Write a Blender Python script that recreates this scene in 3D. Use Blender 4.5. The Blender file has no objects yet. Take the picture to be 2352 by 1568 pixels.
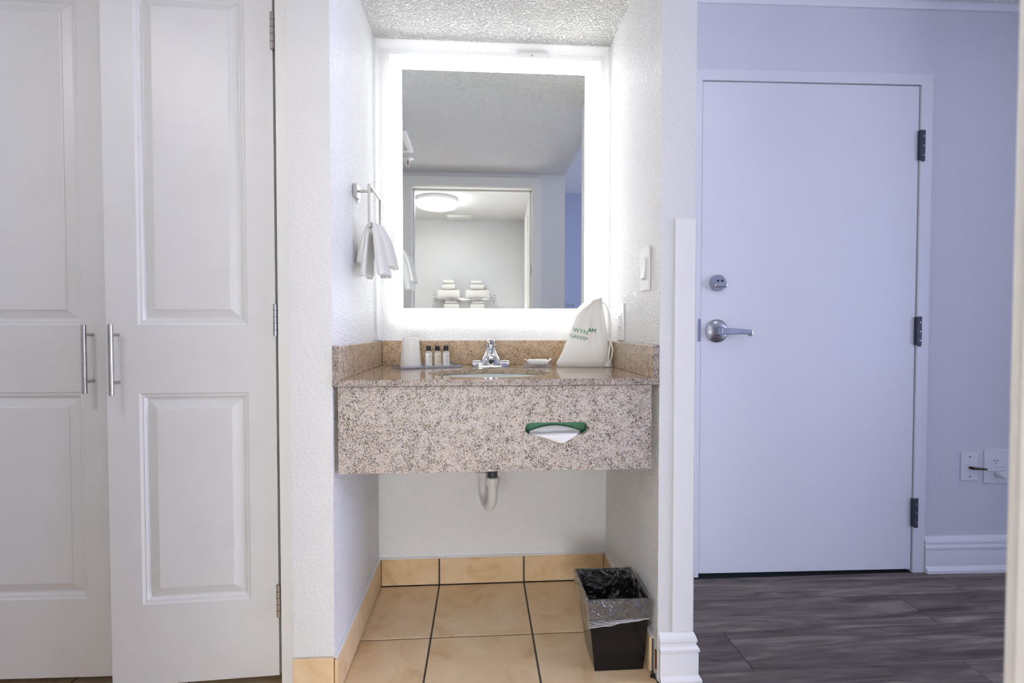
import bpy, bmesh, math, random
from mathutils import Vector, Matrix, noise as mnoise
from mathutils.bvhtree import BVHTree
random.seed(7)
S = bpy.context.scene
COL = S.collection
R = math.radians

# ------------------------------------------------------------------ camera, world, daylight, exposure
cam = bpy.data.cameras.new('camera'); camo = bpy.data.objects.new('camera', cam); COL.objects.link(camo)
camo.location = (0, 0, 1.0)
camo.rotation_euler = (R(90 - 1.33), 0, R(-3.65))
cam.sensor_width = 36.0
cam.lens = 36.0 * 1113.0 / 2352.0
cam.clip_start = 0.01
cam.dof.use_dof = True; cam.dof.focus_distance = 1.55; cam.dof.aperture_fstop = 5.0
S.camera = camo

W = bpy.data.worlds.new('world'); S.world = W; W.use_nodes = True
W.node_tree.nodes['Background'].inputs[0].default_value = (0.50, 0.62, 1.0, 1)
W.node_tree.nodes['Background'].inputs[1].default_value = 1.0

def area_light(name, loc, rot, sx, sy, power, color):
    l = bpy.data.lights.new(name, 'AREA'); l.shape = 'RECTANGLE'; l.size = sx; l.size_y = sy
    l.energy = power; l.color = color
    o = bpy.data.objects.new(name, l); COL.objects.link(o); o.location = loc; o.rotation_euler = rot
    return o
# daylight through the window of the room to the right of the entry
area_light('window_daylight', (5.33, 0.15, 1.08), (0, R(90), 0), 2.1, 2.0, 140.0, (0.68, 0.72, 1.0))

# added fill light behind a made-up frosted window at the camera's back
area_light('bathroom_fill', (-0.15, -1.70, 0.72), (R(90), 0, 0), 1.1, 0.8, 25.0, (1.0, 0.98, 0.96))

S.view_settings.view_transform = 'Standard'
S.view_settings.look = 'None'
S.view_settings.exposure = 0.55
S.view_settings.gamma = 1.0
S.view_settings.use_curve_mapping = False

# ------------------------------------------------------------------ materials
MATS = {}
def new_mat(name):
    m = bpy.data.materials.new(name); m.use_nodes = True
    nt = m.node_tree; b = nt.nodes['Principled BSDF']
    MATS[name] = m
    return m, nt, b
def plain(name, col, rough=0.5, metal=0.0, spec=0.5, **kw):
    m, nt, b = new_mat(name)
    b.inputs['Base Color'].default_value = (*col, 1)
    b.inputs['Roughness'].default_value = rough
    b.inputs['Metallic'].default_value = metal
    b.inputs['Specular IOR Level'].default_value = spec
    for k, v in kw.items(): b.inputs[k].default_value = v
    return m
def coords(nt, kind='Object', scale=(1, 1, 1)):
    tc = nt.nodes.new('ShaderNodeTexCoord'); mp = nt.nodes.new('ShaderNodeMapping')
    mp.inputs['Scale'].default_value = scale
    nt.links.new(tc.outputs[kind], mp.inputs['Vector'])
    return mp.outputs[0]
def noise(nt, vec, scale, detail=3.0, rough=0.5, dist=0.0):
    n = nt.nodes.new('ShaderNodeTexNoise'); n.inputs['Scale'].default_value = scale
    n.inputs['Detail'].default_value = detail; n.inputs['Roughness'].default_value = rough
    n.inputs['Distortion'].default_value = dist
    if vec is not None: nt.links.new(vec, n.inputs['Vector'])
    return n
def ramp(nt, fac, stops, interp='LINEAR'):
    r = nt.nodes.new('ShaderNodeValToRGB'); r.color_ramp.interpolation = interp
    e = r.color_ramp.elements
    while len(e) < len(stops): e.new(0.5)
    for i, (p, c) in enumerate(stops):
        e[i].position = p; e[i].color = (*c, 1) if len(c) == 3 else c
    nt.links.new(fac, r.inputs[0]); return r.outputs[0]
def bump(nt, b, height, strength, dist):
    n = nt.nodes.new('ShaderNodeBump'); n.inputs['Strength'].default_value = strength
    n.inputs['Distance'].default_value = dist
    nt.links.new(height, n.inputs['Height']); nt.links.new(n.outputs[0], b.inputs['Normal'])
    return n

def textured_paint(name, col, scale, dist, rough=0.6, strength=1.0, spec=0.4):
    m, nt, b = new_mat(name)
    v = coords(nt)
    n1 = noise(nt, v, scale, 2.0, 0.5, 0.3)
    h = ramp(nt, n1.outputs[0], [(0.42, (0, 0, 0)), (0.62, (1, 1, 1))])
    b.inputs['Base Color'].default_value = (*col, 1)
    b.inputs['Roughness'].default_value = rough
    b.inputs['Specular IOR Level'].default_value = spec
    bump(nt, b, h, strength, dist)
    return m
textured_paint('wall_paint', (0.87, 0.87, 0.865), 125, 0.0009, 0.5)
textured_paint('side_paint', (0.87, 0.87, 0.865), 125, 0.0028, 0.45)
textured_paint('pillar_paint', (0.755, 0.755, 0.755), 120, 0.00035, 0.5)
textured_paint('entry_paint', (0.75, 0.75, 0.77), 120, 0.0005, 0.5)
textured_paint('far_wall_paint', (0.40, 0.44, 0.56), 120, 0.0010, 0.5)  # far wall given a darker, bluer base than the entry walls
textured_paint('bath_paint', (0.72, 0.73, 0.745), 140, 0.0008, 0.4)
textured_paint('popcorn', (0.86, 0.855, 0.845), 110, 0.0085, 0.8)
plain('smooth_paint', (0.85, 0.85, 0.85), 0.4)
plain('bead_paint', (0.86, 0.86, 0.86), 0.35)
plain('entry_door_paint', (0.80, 0.80, 0.81), 0.35)
plain('jamb_paint', (0.80, 0.79, 0.77), 0.4)
# closet doors: white satin paint with faint scuffs
m, nt, b = new_mat('closet_paint')
v = coords(nt)
n1 = noise(nt, v, 6.0, 4.0, 0.6)
nt.links.new(ramp(nt, n1.outputs[0], [(0.25, (0.745, 0.74, 0.73)), (0.50, (0.775, 0.775, 0.775))]), b.inputs['Base Color'])
b.inputs['Roughness'].default_value = 0.38

def granite(name, cols, rough, scale=500):
    m, nt, b = new_mat(name)
    v = coords(nt)
    nd = noise(nt, v, 160, 2.0)
    mx = nt.nodes.new('ShaderNodeVectorMath'); mx.operation = 'MULTIPLY_ADD'
    nt.links.new(nd.outputs['Color'], mx.inputs[0]); mx.inputs[1].default_value = (0.004,) * 3
    nt.links.new(v, mx.inputs[2])
    vo = nt.nodes.new('ShaderNodeTexVoronoi'); vo.inputs['Scale'].default_value = scale
    nt.links.new(mx.outputs[0], vo.inputs['Vector'])
    sep = nt.nodes.new('ShaderNodeSeparateColor'); nt.links.new(vo.outputs['Color'], sep.inputs[0])
    big = noise(nt, v, 45, 3.0)
    add = nt.nodes.new('ShaderNodeMath'); add.operation = 'MULTIPLY_ADD'
    nt.links.new(big.outputs[0], add.inputs[0]); add.inputs[1].default_value = 0.9
    nt.links.new(sep.outputs[0], add.inputs[2])
    ad2 = nt.nodes.new('ShaderNodeMath'); ad2.operation = 'SUBTRACT'
    nt.links.new(add.outputs[0], ad2.inputs[0]); ad2.inputs[1].default_value = 0.45
    c = ramp(nt, ad2.outputs[0], cols, 'CONSTANT')
    # fine grain
    fn = noise(nt, v, 700, 2.0)
    mixn = nt.nodes.new('ShaderNodeMix'); mixn.data_type = 'RGBA'; mixn.blend_type = 'MULTIPLY'
    mixn.inputs['Factor'].default_value = 0.5
    nt.links.new(c, mixn.inputs['A'])
    nt.links.new(ramp(nt, fn.outputs[0], [(0.35, (0.62, 0.60, 0.58)), (0.55, (1, 1, 1))]), mixn.inputs['B'])
    nt.links.new(mixn.outputs['Result'], b.inputs['Base Color'])
    b.inputs['Roughness'].default_value = rough
    return m
granite('granite_cool_lit', [(0.0, (0.63, 0.565, 0.525)), (0.36, (0.53, 0.465, 0.42)), (0.50, (0.36, 0.335, 0.325)), (0.60, (0.60, 0.51, 0.43)),
        (0.68, (0.22, 0.205, 0.20)), (0.76, (0.44, 0.29, 0.14)), (0.84, (0.14, 0.105, 0.08)), (0.90, (0.05, 0.04, 0.03))], 0.42)  # one stone throughout; this cool pale tint imitates the light on the apron
WARM_LIT = [(0.0, (0.62, 0.49, 0.37)), (0.38, (0.54, 0.40, 0.28)), (0.55, (0.36, 0.29, 0.23)), (0.66, (0.56, 0.40, 0.24)),
        (0.74, (0.20, 0.16, 0.13)), (0.82, (0.40, 0.24, 0.11)), (0.91, (0.05, 0.04, 0.03))]  # same stone, browner tint standing in for the warmer light on the counter
granite('granite_warm_lit', WARM_LIT, 0.07)
MATS['granite_warm_lit'].node_tree.nodes['Principled BSDF'].inputs['Specular IOR Level'].default_value = 0.75
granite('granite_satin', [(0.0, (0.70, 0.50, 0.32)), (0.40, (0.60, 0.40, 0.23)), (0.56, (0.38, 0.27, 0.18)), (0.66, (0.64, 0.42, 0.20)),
        (0.76, (0.20, 0.15, 0.11)), (0.84, (0.46, 0.25, 0.09)), (0.92, (0.05, 0.04, 0.03))], 0.40)  # same stone again, the backsplash's brown light put into its tint
granite('granite_edge', [(p_, tuple(0.82 * c_ for c_ in col_)) for p_, col_ in [(0.0, (0.60, 0.51, 0.46)), (0.36, (0.50, 0.42, 0.37)), (0.50, (0.32, 0.28, 0.27)), (0.60, (0.56, 0.45, 0.37)), (0.68, (0.20, 0.18, 0.17)), (0.76, (0.40, 0.26, 0.13)), (0.84, (0.12, 0.09, 0.07)), (0.90, (0.05, 0.04, 0.03))]], 0.42)  # same stone, front faces tinted greyer like the apron

m, nt, b = new_mat('floor_tile')
v = coords(nt, 'Object')
oi = nt.nodes.new('ShaderNodeObjectInfo')
ad = nt.nodes.new('ShaderNodeVectorMath'); ad.operation = 'MULTIPLY_ADD'
cmb = nt.nodes.new('ShaderNodeCombineXYZ')
for k in range(3): nt.links.new(oi.outputs['Random'], cmb.inputs[k])
nt.links.new(cmb.outputs[0], ad.inputs[0]); ad.inputs[1].default_value = (7.0, 9.0, 3.0); nt.links.new(v, ad.inputs[2])
n1 = noise(nt, ad.outputs[0], 7.0, 6.0, 0.6, 0.8)
nt.links.new(ramp(nt, n1.outputs[0], [(0.26, (0.60, 0.38, 0.18)), (0.45, (0.77, 0.555, 0.32)), (0.7, (0.84, 0.66, 0.44))]), b.inputs['Base Color'])
b.inputs['Roughness'].default_value = 0.34
n2 = noise(nt, ad.outputs[0], 60.0, 3.0); bump(nt, b, n2.outputs[0], 0.3, 0.0006)
plain('grout', (0.10, 0.085, 0.075), 0.9)

m, nt, b = new_mat('laminate')
oi = nt.nodes.new('ShaderNodeObjectInfo')
v = coords(nt, 'Object', (1.0, 9.0, 9.0))
cmb = nt.nodes.new('ShaderNodeCombineXYZ')
for k in range(3): nt.links.new(oi.outputs['Random'], cmb.inputs[k])
ad = nt.nodes.new('ShaderNodeVectorMath'); ad.operation = 'MULTIPLY_ADD'
nt.links.new(cmb.outputs[0], ad.inputs[0]); ad.inputs[1].default_value = (13.0, 17.0, 5.0); nt.links.new(v, ad.inputs[2])
n1 = noise(nt, ad.outputs[0], 2.6, 8.0, 0.62, 1.1)
c1 = ramp(nt, n1.outputs[0], [(0.30, (0.040, 0.029, 0.024)), (0.44, (0.105, 0.080, 0.066)), (0.56, (0.165, 0.128, 0.106)), (0.70, (0.30, 0.245, 0.205))])
hs = nt.nodes.new('ShaderNodeHueSaturation')
mr = nt.nodes.new('ShaderNodeMapRange'); mr.inputs['To Min'].default_value = 0.72; mr.inputs['To Max'].default_value = 1.2
nt.links.new(oi.outputs['Random'], mr.inputs[0]); nt.links.new(mr.outputs[0], hs.inputs['Value'])
nt.links.new(c1, hs.inputs['Color']); nt.links.new(hs.outputs[0], b.inputs['Base Color'])
b.inputs['Roughness'].default_value = 0.5
n3 = noise(nt, ad.outputs[0], 14.0, 4.0); bump(nt, b, n3.outputs[0], 0.35, 0.001)

plain('chrome', (0.66, 0.66, 0.68), 0.06, 1.0)
plain('brushed_nickel', (0.50, 0.475, 0.45), 0.32, 1.0)
plain('satin_steel', (0.44, 0.44, 0.46), 0.30, 1.0)
plain('dark_hinge', (0.06, 0.065, 0.08), 0.45, 0.5)
plain('hole_black', (0.01, 0.01, 0.01), 0.8)
plain('white_plastic', (0.82, 0.82, 0.82), 0.35)
plain('grey_plastic', (0.60, 0.60, 0.61), 0.35)
plain('pvc', (0.72, 0.70, 0.67), 0.4)
plain('black_plastic', (0.006, 0.006, 0.007), 0.16, 0.0, 0.35)
plain('porcelain', (0.80, 0.84, 0.82), 0.12)
plain('green_card', (0.13, 0.36, 0.20), 0.6)
plain('tissue', (0.84, 0.83, 0.83), 0.9)
plain('mirror', (0.83, 0.86, 0.855), 0.0, 1.0)
plain('mirror_edge', (0.25, 0.28, 0.28), 0.3, 0.5)
plain('rust', (0.20, 0.07, 0.02), 0.9)
plain('green_print', (0.03, 0.25, 0.08), 0.9, 0.0, 0.1)
plain('brass_dark', (0.10, 0.08, 0.05), 0.35, 0.8)
plain('cap_black', (0.012, 0.011, 0.013), 0.3)
plain('soap_paper', (0.84, 0.82, 0.78), 0.6)
plain('bottle_clear', (0.78, 0.77, 0.73), 0.25)
plain('bottle_cream', (0.78, 0.68, 0.50), 0.3)
plain('bottle_white', (0.84, 0.80, 0.74), 0.3)
plain('shoulder_clear', (0.55, 0.54, 0.50), 0.08, 0.0)
plain('print_grey', (0.22, 0.22, 0.21), 0.7)
def fabric(name, col, scale, dist):
    m, nt, b = new_mat(name)
    v = coords(nt)
    n = noise(nt, v, scale, 3.0, 0.7)
    b.inputs['Base Color'].default_value = (*col, 1); b.inputs['Roughness'].default_value = 0.95
    b.inputs['Specular IOR Level'].default_value = 0.1
    b.inputs['Sheen Weight'].default_value = 0.2
    bump(nt, b, n.outputs[0], 0.8, dist)
fabric('terry', (0.87, 0.86, 0.84), 600, 0.002)
fabric('canvas', (0.86, 0.84, 0.80), 1400, 0.0006)
# paper wrap of the cup
m, nt, b = new_mat('cup_wrap')
v = coords(nt, 'Object', (1, 1, 0.35)); n = noise(nt, v, 120, 3.0)
b.inputs['Base Color'].default_value = (0.82, 0.80, 0.76, 1); b.inputs['Roughness'].default_value = 0.35
bump(nt, b, n.outputs[0], 0.6, 0.003)
# clear acrylic
def film(name, tint, diff, gloss, rough, bscale, bdist):
    m, nt, b = new_mat(name); nt.nodes.remove(b)
    out = nt.nodes['Material Output']
    tr = nt.nodes.new('ShaderNodeBsdfTransparent'); tr.inputs[0].default_value = (*tint, 1)
    df = nt.nodes.new('ShaderNodeBsdfDiffuse'); df.inputs[0].default_value = (0.88, 0.88, 0.90, 1)
    gl = nt.nodes.new('ShaderNodeBsdfAnisotropic') if False else nt.nodes.new('ShaderNodeBsdfGlossy'); gl.inputs['Roughness'].default_value = rough
    m1 = nt.nodes.new('ShaderNodeMixShader'); m1.inputs[0].default_value = diff
    m2 = nt.nodes.new('ShaderNodeMixShader')
    lw = nt.nodes.new('ShaderNodeLayerWeight'); lw.inputs[0].default_value = 0.35
    mr_ = nt.nodes.new('ShaderNodeMapRange'); mr_.inputs['To Min'].default_value = gloss; mr_.inputs['To Max'].default_value = 0.75
    nt.links.new(lw.outputs['Facing'], mr_.inputs[0]); nt.links.new(mr_.outputs[0], m2.inputs[0])
    nt.links.new(tr.outputs[0], m1.inputs[1]); nt.links.new(df.outputs[0], m1.inputs[2])
    nt.links.new(m1.outputs[0], m2.inputs[1]); nt.links.new(gl.outputs[0], m2.inputs[2]); nt.links.new(m2.outputs[0], out.inputs[0])
    if bdist:
        v = coords(nt); n = noise(nt, v, bscale, 3.0, 0.55, 1.5)
        bp = nt.nodes.new('ShaderNodeBump'); bp.inputs['Strength'].default_value = 1.0; bp.inputs['Distance'].default_value = bdist
        nt.links.new(n.outputs[0], bp.inputs['Height'])
        for q in (gl, df): nt.links.new(bp.outputs[0], q.inputs['Normal'])
        nt.links.new(bp.outputs[0], lw.inputs['Normal'])
film('acrylic', (0.93, 0.94, 0.99), 0.10, 0.10, 0.04, 10, 0)
film('film', (0.97, 0.97, 0.97), 0.012, 0.05, 0.09, 15, 0.045)
film('film_outer', (0.97, 0.97, 0.975), 0.07, 0.06, 0.10, 16, 0.040)
film('film_hem', (0.9, 0.9, 0.91), 0.45, 0.10, 0.15, 40, 0.010)
m, nt, b = new_mat('frosted')
out = nt.nodes['Material Output']
tl = nt.nodes.new('ShaderNodeBsdfTranslucent'); tl.inputs[0].default_value = (0.95, 0.96, 0.96, 1)
nt.links.new(tl.outputs[0], out.inputs[0])
def emis(name, col, strength):
    m, nt, b = new_mat(name)
    b.inputs['Base Color'].default_value = (0.9, 0.9, 0.9, 1)
    b.inputs['Emission Color'].default_value = (*col, 1); b.inputs['Emission Strength'].default_value = strength
emis('mirror_led', (0.97, 0.985, 1.0), 5.9)
emis('mirror_led_soft', (0.97, 0.985, 1.0), 0.22)
emis('bath_lamp', (1.0, 0.985, 0.97), 19.0)
emis('hall_fill_lamp', (1.0, 0.985, 0.97), 12.5)

emis('entry_fill_lamp', (0.85, 0.90, 1.0), 6.0)

# ------------------------------------------------------------------ geometry helpers
class MB:
    def __init__(s): s.v = []; s.f = []
    def add(s, vs, fs):
        o = len(s.v); s.v += [tuple(p) for p in vs]; s.f += [tuple(i + o for i in f) for f in fs]; return s
    def box(s, x0, x1, y0, y1, z0, z1):
        return s.add([(x0, y0, z0), (x1, y0, z0), (x1, y1, z0), (x0, y1, z0), (x0, y0, z1), (x1, y0, z1), (x1, y1, z1), (x0, y1, z1)],
                     [(0, 3, 2, 1), (4, 5, 6, 7), (0, 1, 5, 4), (1, 2, 6, 5), (2, 3, 7, 6), (3, 0, 4, 7)])
    def rings(s, rings, cap0=True, cap1=True, closed=True):
        n = len(rings[0]); vs = [p for r in rings for p in r]; fs = []
        for i in range(len(rings) - 1):
            for j in range(n if closed else n - 1):
                k = (j + 1) % n
                fs.append((i * n + j, i * n + k, (i + 1) * n + k, (i + 1) * n + j))
        if cap0: fs.append(tuple(range(n - 1, -1, -1)))
        if cap1: fs.append(tuple((len(rings) - 1) * n + j for j in range(n)))
        return s.add(vs, fs)
    def tube(s, path, r, n=12, caps=True):
        path = [Vector(p) for p in path]; rs = r if isinstance(r, (list, tuple)) else [r] * len(path)
        rings = []; ref = None
        for i, p in enumerate(path):
            t = (path[min(i + 1, len(path) - 1)] - path[max(i - 1, 0)]).normalized()
            if ref is None:
                ref = Vector((0, 0, 1)) if abs(t.z) < 0.9 else Vector((1, 0, 0))
            a = (ref - t * ref.dot(t)).normalized(); ref = a; bb = t.cross(a)
            rings.append([p + a * rs[i] * math.cos(2 * math.pi * k / n) + bb * rs[i] * math.sin(2 * math.pi * k / n) for k in range(n)])
        return s.rings(rings, caps, caps)
    def lathe(s, c, prof, axis='Z', n=24, sx=1.0, sy=1.0, caps=True):
        rings = []
        for r, h in prof:
            ring = []
            for k in range(n):
                a = 2 * math.pi * k / n; p, q = r * sx * math.cos(a), r * sy * math.sin(a)
                if axis == 'Z': ring.append((c[0] + p, c[1] + q, c[2] + h))
                elif axis == 'Y': ring.append((c[0] + p, c[1] + h, c[2] + q))
                else: ring.append((c[0] + h, c[1] + p, c[2] + q))
            rings.append(ring)
        return s.rings(rings, caps, caps)

def obj(name, mb, mat, parent=None, bevel=0.0, seg=2, smooth=False, mw=None, subsurf=0):
    me = bpy.data.meshes.new(name); me.from_pydata(mb.v, [], mb.f)
    bm = bmesh.new(); bm.from_mesh(me)
    bmesh.ops.recalc_face_normals(bm, faces=bm.faces)
    if bevel > 0:
        bmesh.ops.bevel(bm, geom=[e for e in bm.edges if len(e.link_faces) == 2 and e.calc_face_angle(0) > 0.5], offset=bevel, segments=seg, profile=0.5, affect='EDGES', clamp_overlap=True)
    bm.to_mesh(me); bm.free()
    me.materials.append(MATS[mat])
    o = bpy.data.objects.new(name, me); COL.objects.link(o)
    if smooth:
        for p in me.polygons: p.use_smooth = True
        if smooth != 'all': me.set_sharp_from_angle(angle=R(38))
    if parent: o.parent = parent
    if mw is not None: o.matrix_world = mw
    if subsurf:
        md = o.modifiers.new('sub', 'SUBSURF'); md.levels = subsurf; md.render_levels = subsurf
    return o
def tag(o, label, cat, group=None, kind=None):
    o['label'] = label; o['category'] = cat
    if group: o['group'] = group
    if kind: o['kind'] = kind
    return o
def thing(name, label, cat, loc=(0, 0, 0), group=None, mw=None, kind=None):
    o = bpy.data.objects.new(name, None); COL.objects.link(o); o.empty_display_size = 0.05
    o.location = loc
    if mw is not None: o.matrix_world = mw
    return tag(o, label, cat, group, kind)
def sub(o, loc):       # a child placed in world space although its thing stands at loc
    return o
def struct(name, mb, mat, label, cat, **kw):
    o = obj(name, mb, mat, **kw); return tag(o, label, cat, None, 'structure')
def copy_of(o, parent, loc=None, rot=None):
    c = o.copy(); COL.objects.link(c); c.parent = parent
    if loc is not None: c.location = loc
    if rot is not None: c.rotation_euler = rot
    return c
def frame_matrix(x, y, ang):
    return Matrix.Translation((x, y, 0)) @ Matrix.Rotation(ang, 4, 'Z')
class Off:              # place parts given in world coordinates under a thing that stands at loc
    def __init__(s, root): s.m = root.matrix_world.copy() if root.matrix_world else Matrix(); s.l = Vector(root.location); s.root = root
    def __call__(s, name, mb, mat, parent=None, **kw):
        mb.v = [tuple(Vector(p) - s.l) for p in mb.v]
        return obj(name, mb, mat, parent or s.root, **kw)

# ------------------------------------------------------------------ the setting
AL, AR, AF, AB = -0.40, 0.50, 1.33, 1.905      # alcove left, right, front, back
CZ = 2.10                                      # soffit ceiling over vanity and hall
EZ = 2.37                                      # entry ceiling
# walls
struct('wall_back', MB().box(-0.40, 0.50, AB, AB + 0.1, 0, CZ), 'wall_paint', 'white textured back wall of the vanity alcove behind the lit mirror', 'wall')
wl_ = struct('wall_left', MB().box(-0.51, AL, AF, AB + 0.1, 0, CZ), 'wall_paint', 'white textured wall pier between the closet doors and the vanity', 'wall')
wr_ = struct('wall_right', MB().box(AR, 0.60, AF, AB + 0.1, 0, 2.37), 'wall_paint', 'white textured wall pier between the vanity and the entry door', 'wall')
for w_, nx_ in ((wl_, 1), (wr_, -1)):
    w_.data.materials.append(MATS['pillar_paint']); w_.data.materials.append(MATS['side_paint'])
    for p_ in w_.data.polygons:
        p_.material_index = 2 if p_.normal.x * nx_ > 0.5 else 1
struct('wall_hall_left', MB().box(-2.0, -1.9, -1.7, 2.0, 0, CZ), 'pillar_paint', 'painted end wall of the hall left of the closet', 'wall')
struct('wall_closet_side', MB().box(-1.9, -1.45, AF, AF + 0.08, 0, CZ), 'pillar_paint', 'painted wall strip left of the closet doors', 'wall')
struct('wall_closet_back', MB().box(-1.9, -0.51, 1.95, 2.05, 0, CZ), 'pillar_paint', 'plain back wall inside the closet', 'wall')
struct('wall_closet_header', MB().box(-1.45, -0.51, 1.36, 1.44, 2.035, CZ), 'smooth_paint', 'white header above the closet doors', 'wall')
# bathroom front wall, with the doorway the picture is taken through
BW0, BW1 = 0.18, 0.300
struct('wall_front', MB().box(-1.9, -0.50, BW0, BW1, 0, 2.2).box(0.38, 0.595, BW0, BW1, 0, 2.2).box(-0.50, 0.38, BW0, BW1, 2.02, 2.2), 'bath_paint',
       'pale wall around the bathroom doorway seen in the mirror', 'wall')
struct('wall_bathroom_back', MB().box(-1.9, 0.6, -1.68, -1.615, 1.14, 2.2).box(-1.9, 0.6, -1.68, -1.615, 0, 0.30).box(-1.9, -0.72, -1.68, -1.615, 0.30, 1.14).box(0.42, 0.6, -1.68, -1.615, 0.30, 1.14), 'bath_paint', 'pale bathroom wall behind the towel rack in the mirror', 'wall')
struct('wall_bathroom_right', MB().box(0.50, 0.595, -1.615, BW0, 0, 2.2).box(0.5, 0.595, -1.615, BW1, 2.2, EZ), 'bath_paint', 'pale side wall between bathroom and entry', 'wall')
struct('ceiling', MB().box(-1.9, 0.50, BW1, AF, CZ, CZ + 0.06).box(0.50, 0.597, BW1, AF, CZ, EZ).box(AL, AR, AF, AB, CZ, CZ + 0.06).box(-1.9, -0.51, AF, 1.95, CZ, CZ + 0.06), 'popcorn',
       'low popcorn-textured ceiling over the vanity', 'ceiling')
struct('ceiling_bathroom', MB().box(-1.9, 0.50, -1.615, BW0, 2.2, 2.26), 'bath_paint', 'white bathroom ceiling with the round lamp', 'ceiling')
struct('ceiling_entry', MB().box(0.597, 5.25, -1.2, 2.0, EZ, EZ + 0.06), 'popcorn', 'textured ceiling above the entry door', 'ceiling')
# entry and the room beyond it
DW = frame_matrix(0.88, 1.895, R(-1.17))
struct('wall_entry', MB().box(-0.30, -0.032, 0.006, 0.11, 0, EZ).box(0.945, 1.68, 0.006, 0.11, 0, EZ).box(-0.032, 0.945, 0.006, 0.11, 2.034, EZ), 'entry_paint',
       'pale grey textured wall around the entry door', 'wall', mw=DW)
struct('wall_entry_right', MB().box(2.52, 2.62, 1.34, 1.84, 0, EZ), 'entry_paint', 'short wall return right of the entry door', 'wall')
struct('wall_room_side', MB().box(2.62, 5.25, 1.34, 1.44, 0, EZ), 'entry_paint', 'plain side wall of the room beyond the entry', 'wall')
struct('wall_far', MB().box(0.595, 5.25, -1.2, -1.1, 0, EZ), 'far_wall_paint', 'bluish wall across the entry seen at the mirror edge', 'wall')
struct('wall_window', MB().box(5.15, 5.25, -1.1, -0.8, 0, EZ).box(5.15, 5.25, 1.1, 1.34, 0, EZ).box(5.15, 5.25, -0.8, 1.1, 0, 0.05).box(5.15, 5.25, -0.8, 1.1, 2.1, EZ), 'entry_paint',
       'window wall at the far end of the room', 'wall')
wf = struct('window_1', MB().box(5.17, 5.22, -0.8, -0.75, 0.05, 2.1).box(5.17, 5.22, 1.05, 1.1, 0.05, 2.1).box(5.17, 5.22, -0.75, 1.05, 0.05, 0.10).box(5.17, 5.22, -0.75, 1.05, 2.05, 2.1).box(5.17, 5.22, 0.13, 0.17, 0.10, 2.05),
            'smooth_paint', 'white framed daylight window of the room', 'window')

wf = struct('fill_window', MB().box(-0.72, -0.68, -1.67, -1.63, 0.30, 1.14).box(0.38, 0.42, -1.67, -1.63, 0.30, 1.14).box(-0.68, 0.38, -1.67, -1.63, 0.30, 0.34).box(-0.68, 0.38, -1.67, -1.63, 1.10, 1.14), 'smooth_paint', 'white framed frosted window, added behind the camera for frontal fill', 'window')  # made-up window, added to carry the frontal fill light
obj('pane', MB().box(-0.68, 0.38, -1.652, -1.648, 0.34, 1.10), 'frosted', wf)
# floors: tile under hall, alcove, bathroom; planks in the entry
fl = struct('floor', MB().box(-1.9, 0.60, -1.615, 1.95, -0.05, -0.003), 'grout', 'beige square floor tiles with dark grout below the vanity', 'floor')
GX, GY, P, G = -0.165, 1.568, 0.333, 0.006
tile_mesh = {}
def tile(x0, x1, y0, y1):
    w, d = round(x1 - x0, 4), round(y1 - y0, 4)
    if w < 0.012 or d < 0.012: return
    if (w, d) not in tile_mesh:
        o = obj('floor_tile', MB().box(-w / 2, w / 2, -d / 2, d / 2, -0.008, 0.0), 'floor_tile', fl, bevel=0.0012, seg=1)
        tile_mesh[(w, d)] = o
    else:
        o = copy_of(tile_mesh[(w, d)], fl)
    o.location = ((x0 + x1) / 2, (y0 + y1) / 2, 0)
regions = [(AL + .001, AR - .001, AF, AB - .012), (-1.899, 0.602, BW1, AF), (-1.449, -0.511, AF, 1.949), (-0.499, 0.379, BW0, BW1), (-1.899, 0.499, -1.614, BW0)]
for (rx0, rx1, ry0, ry1) in regions:
    for i in range(-6, 4):
        for j in range(-11, 2):
            x0, x1 = GX + i * P + G / 2, GX + (i + 1) * P - G / 2
            y0, y1 = GY + j * P + G / 2, GY + (j + 1) * P - G / 2
            tile(max(x0, rx0), min(x1, rx1), max(y0, ry0), min(y1, ry1))

fe = struct('floor_entry', MB().box(0.603, 5.25, -1.1, 1.93, -0.05, -0.004), 'hole_black', 'dark grey-brown wood-look plank floor before the entry door', 'floor')
PW, PL = 0.182, 1.22
pk = None
offs = [0.0, 0.47, 0.83, 0.29, 1.03, 0.61, 0.17]
def plank_mesh(w, d):
    return obj('plank', MB().box(-w / 2, w / 2, -d / 2, d / 2, -0.006, 0.0), 'laminate', fe, bevel=0.0014, seg=1)
planks = {}
ys = [1.9 - PW * i for i in range(18)]
starts = {0: 1.86, 1: 1.56, 2: 2.02, 3: 1.45, 4: 1.02, 5: 1.62}
for i, yt in enumerate(ys):
    y1 = min(yt, 1.875); y0 = max(yt - PW, -1.1)
    if y1 - y0 < 0.03: continue
    s0 = starts.get(i, 0.8 + offs[i % 7])
    x = s0 - PL * 3
    while x < 5.1:
        x0, x1 = max(x, 0.603), min(x + PL, 5.15)
        if x1 - x0 > 0.02:
            w, d = round(x1 - x0 - 0.0014, 4), round(y1 - y0 - 0.0014, 4)
            if (w, d) not in planks: o = planks[(w, d)] = plank_mesh(w, d)
            else: o = copy_of(planks[(w, d)], fe)
            o.location = ((x0 + x1) / 2, (y0 + y1) / 2, 0)
        x += PL

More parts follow.
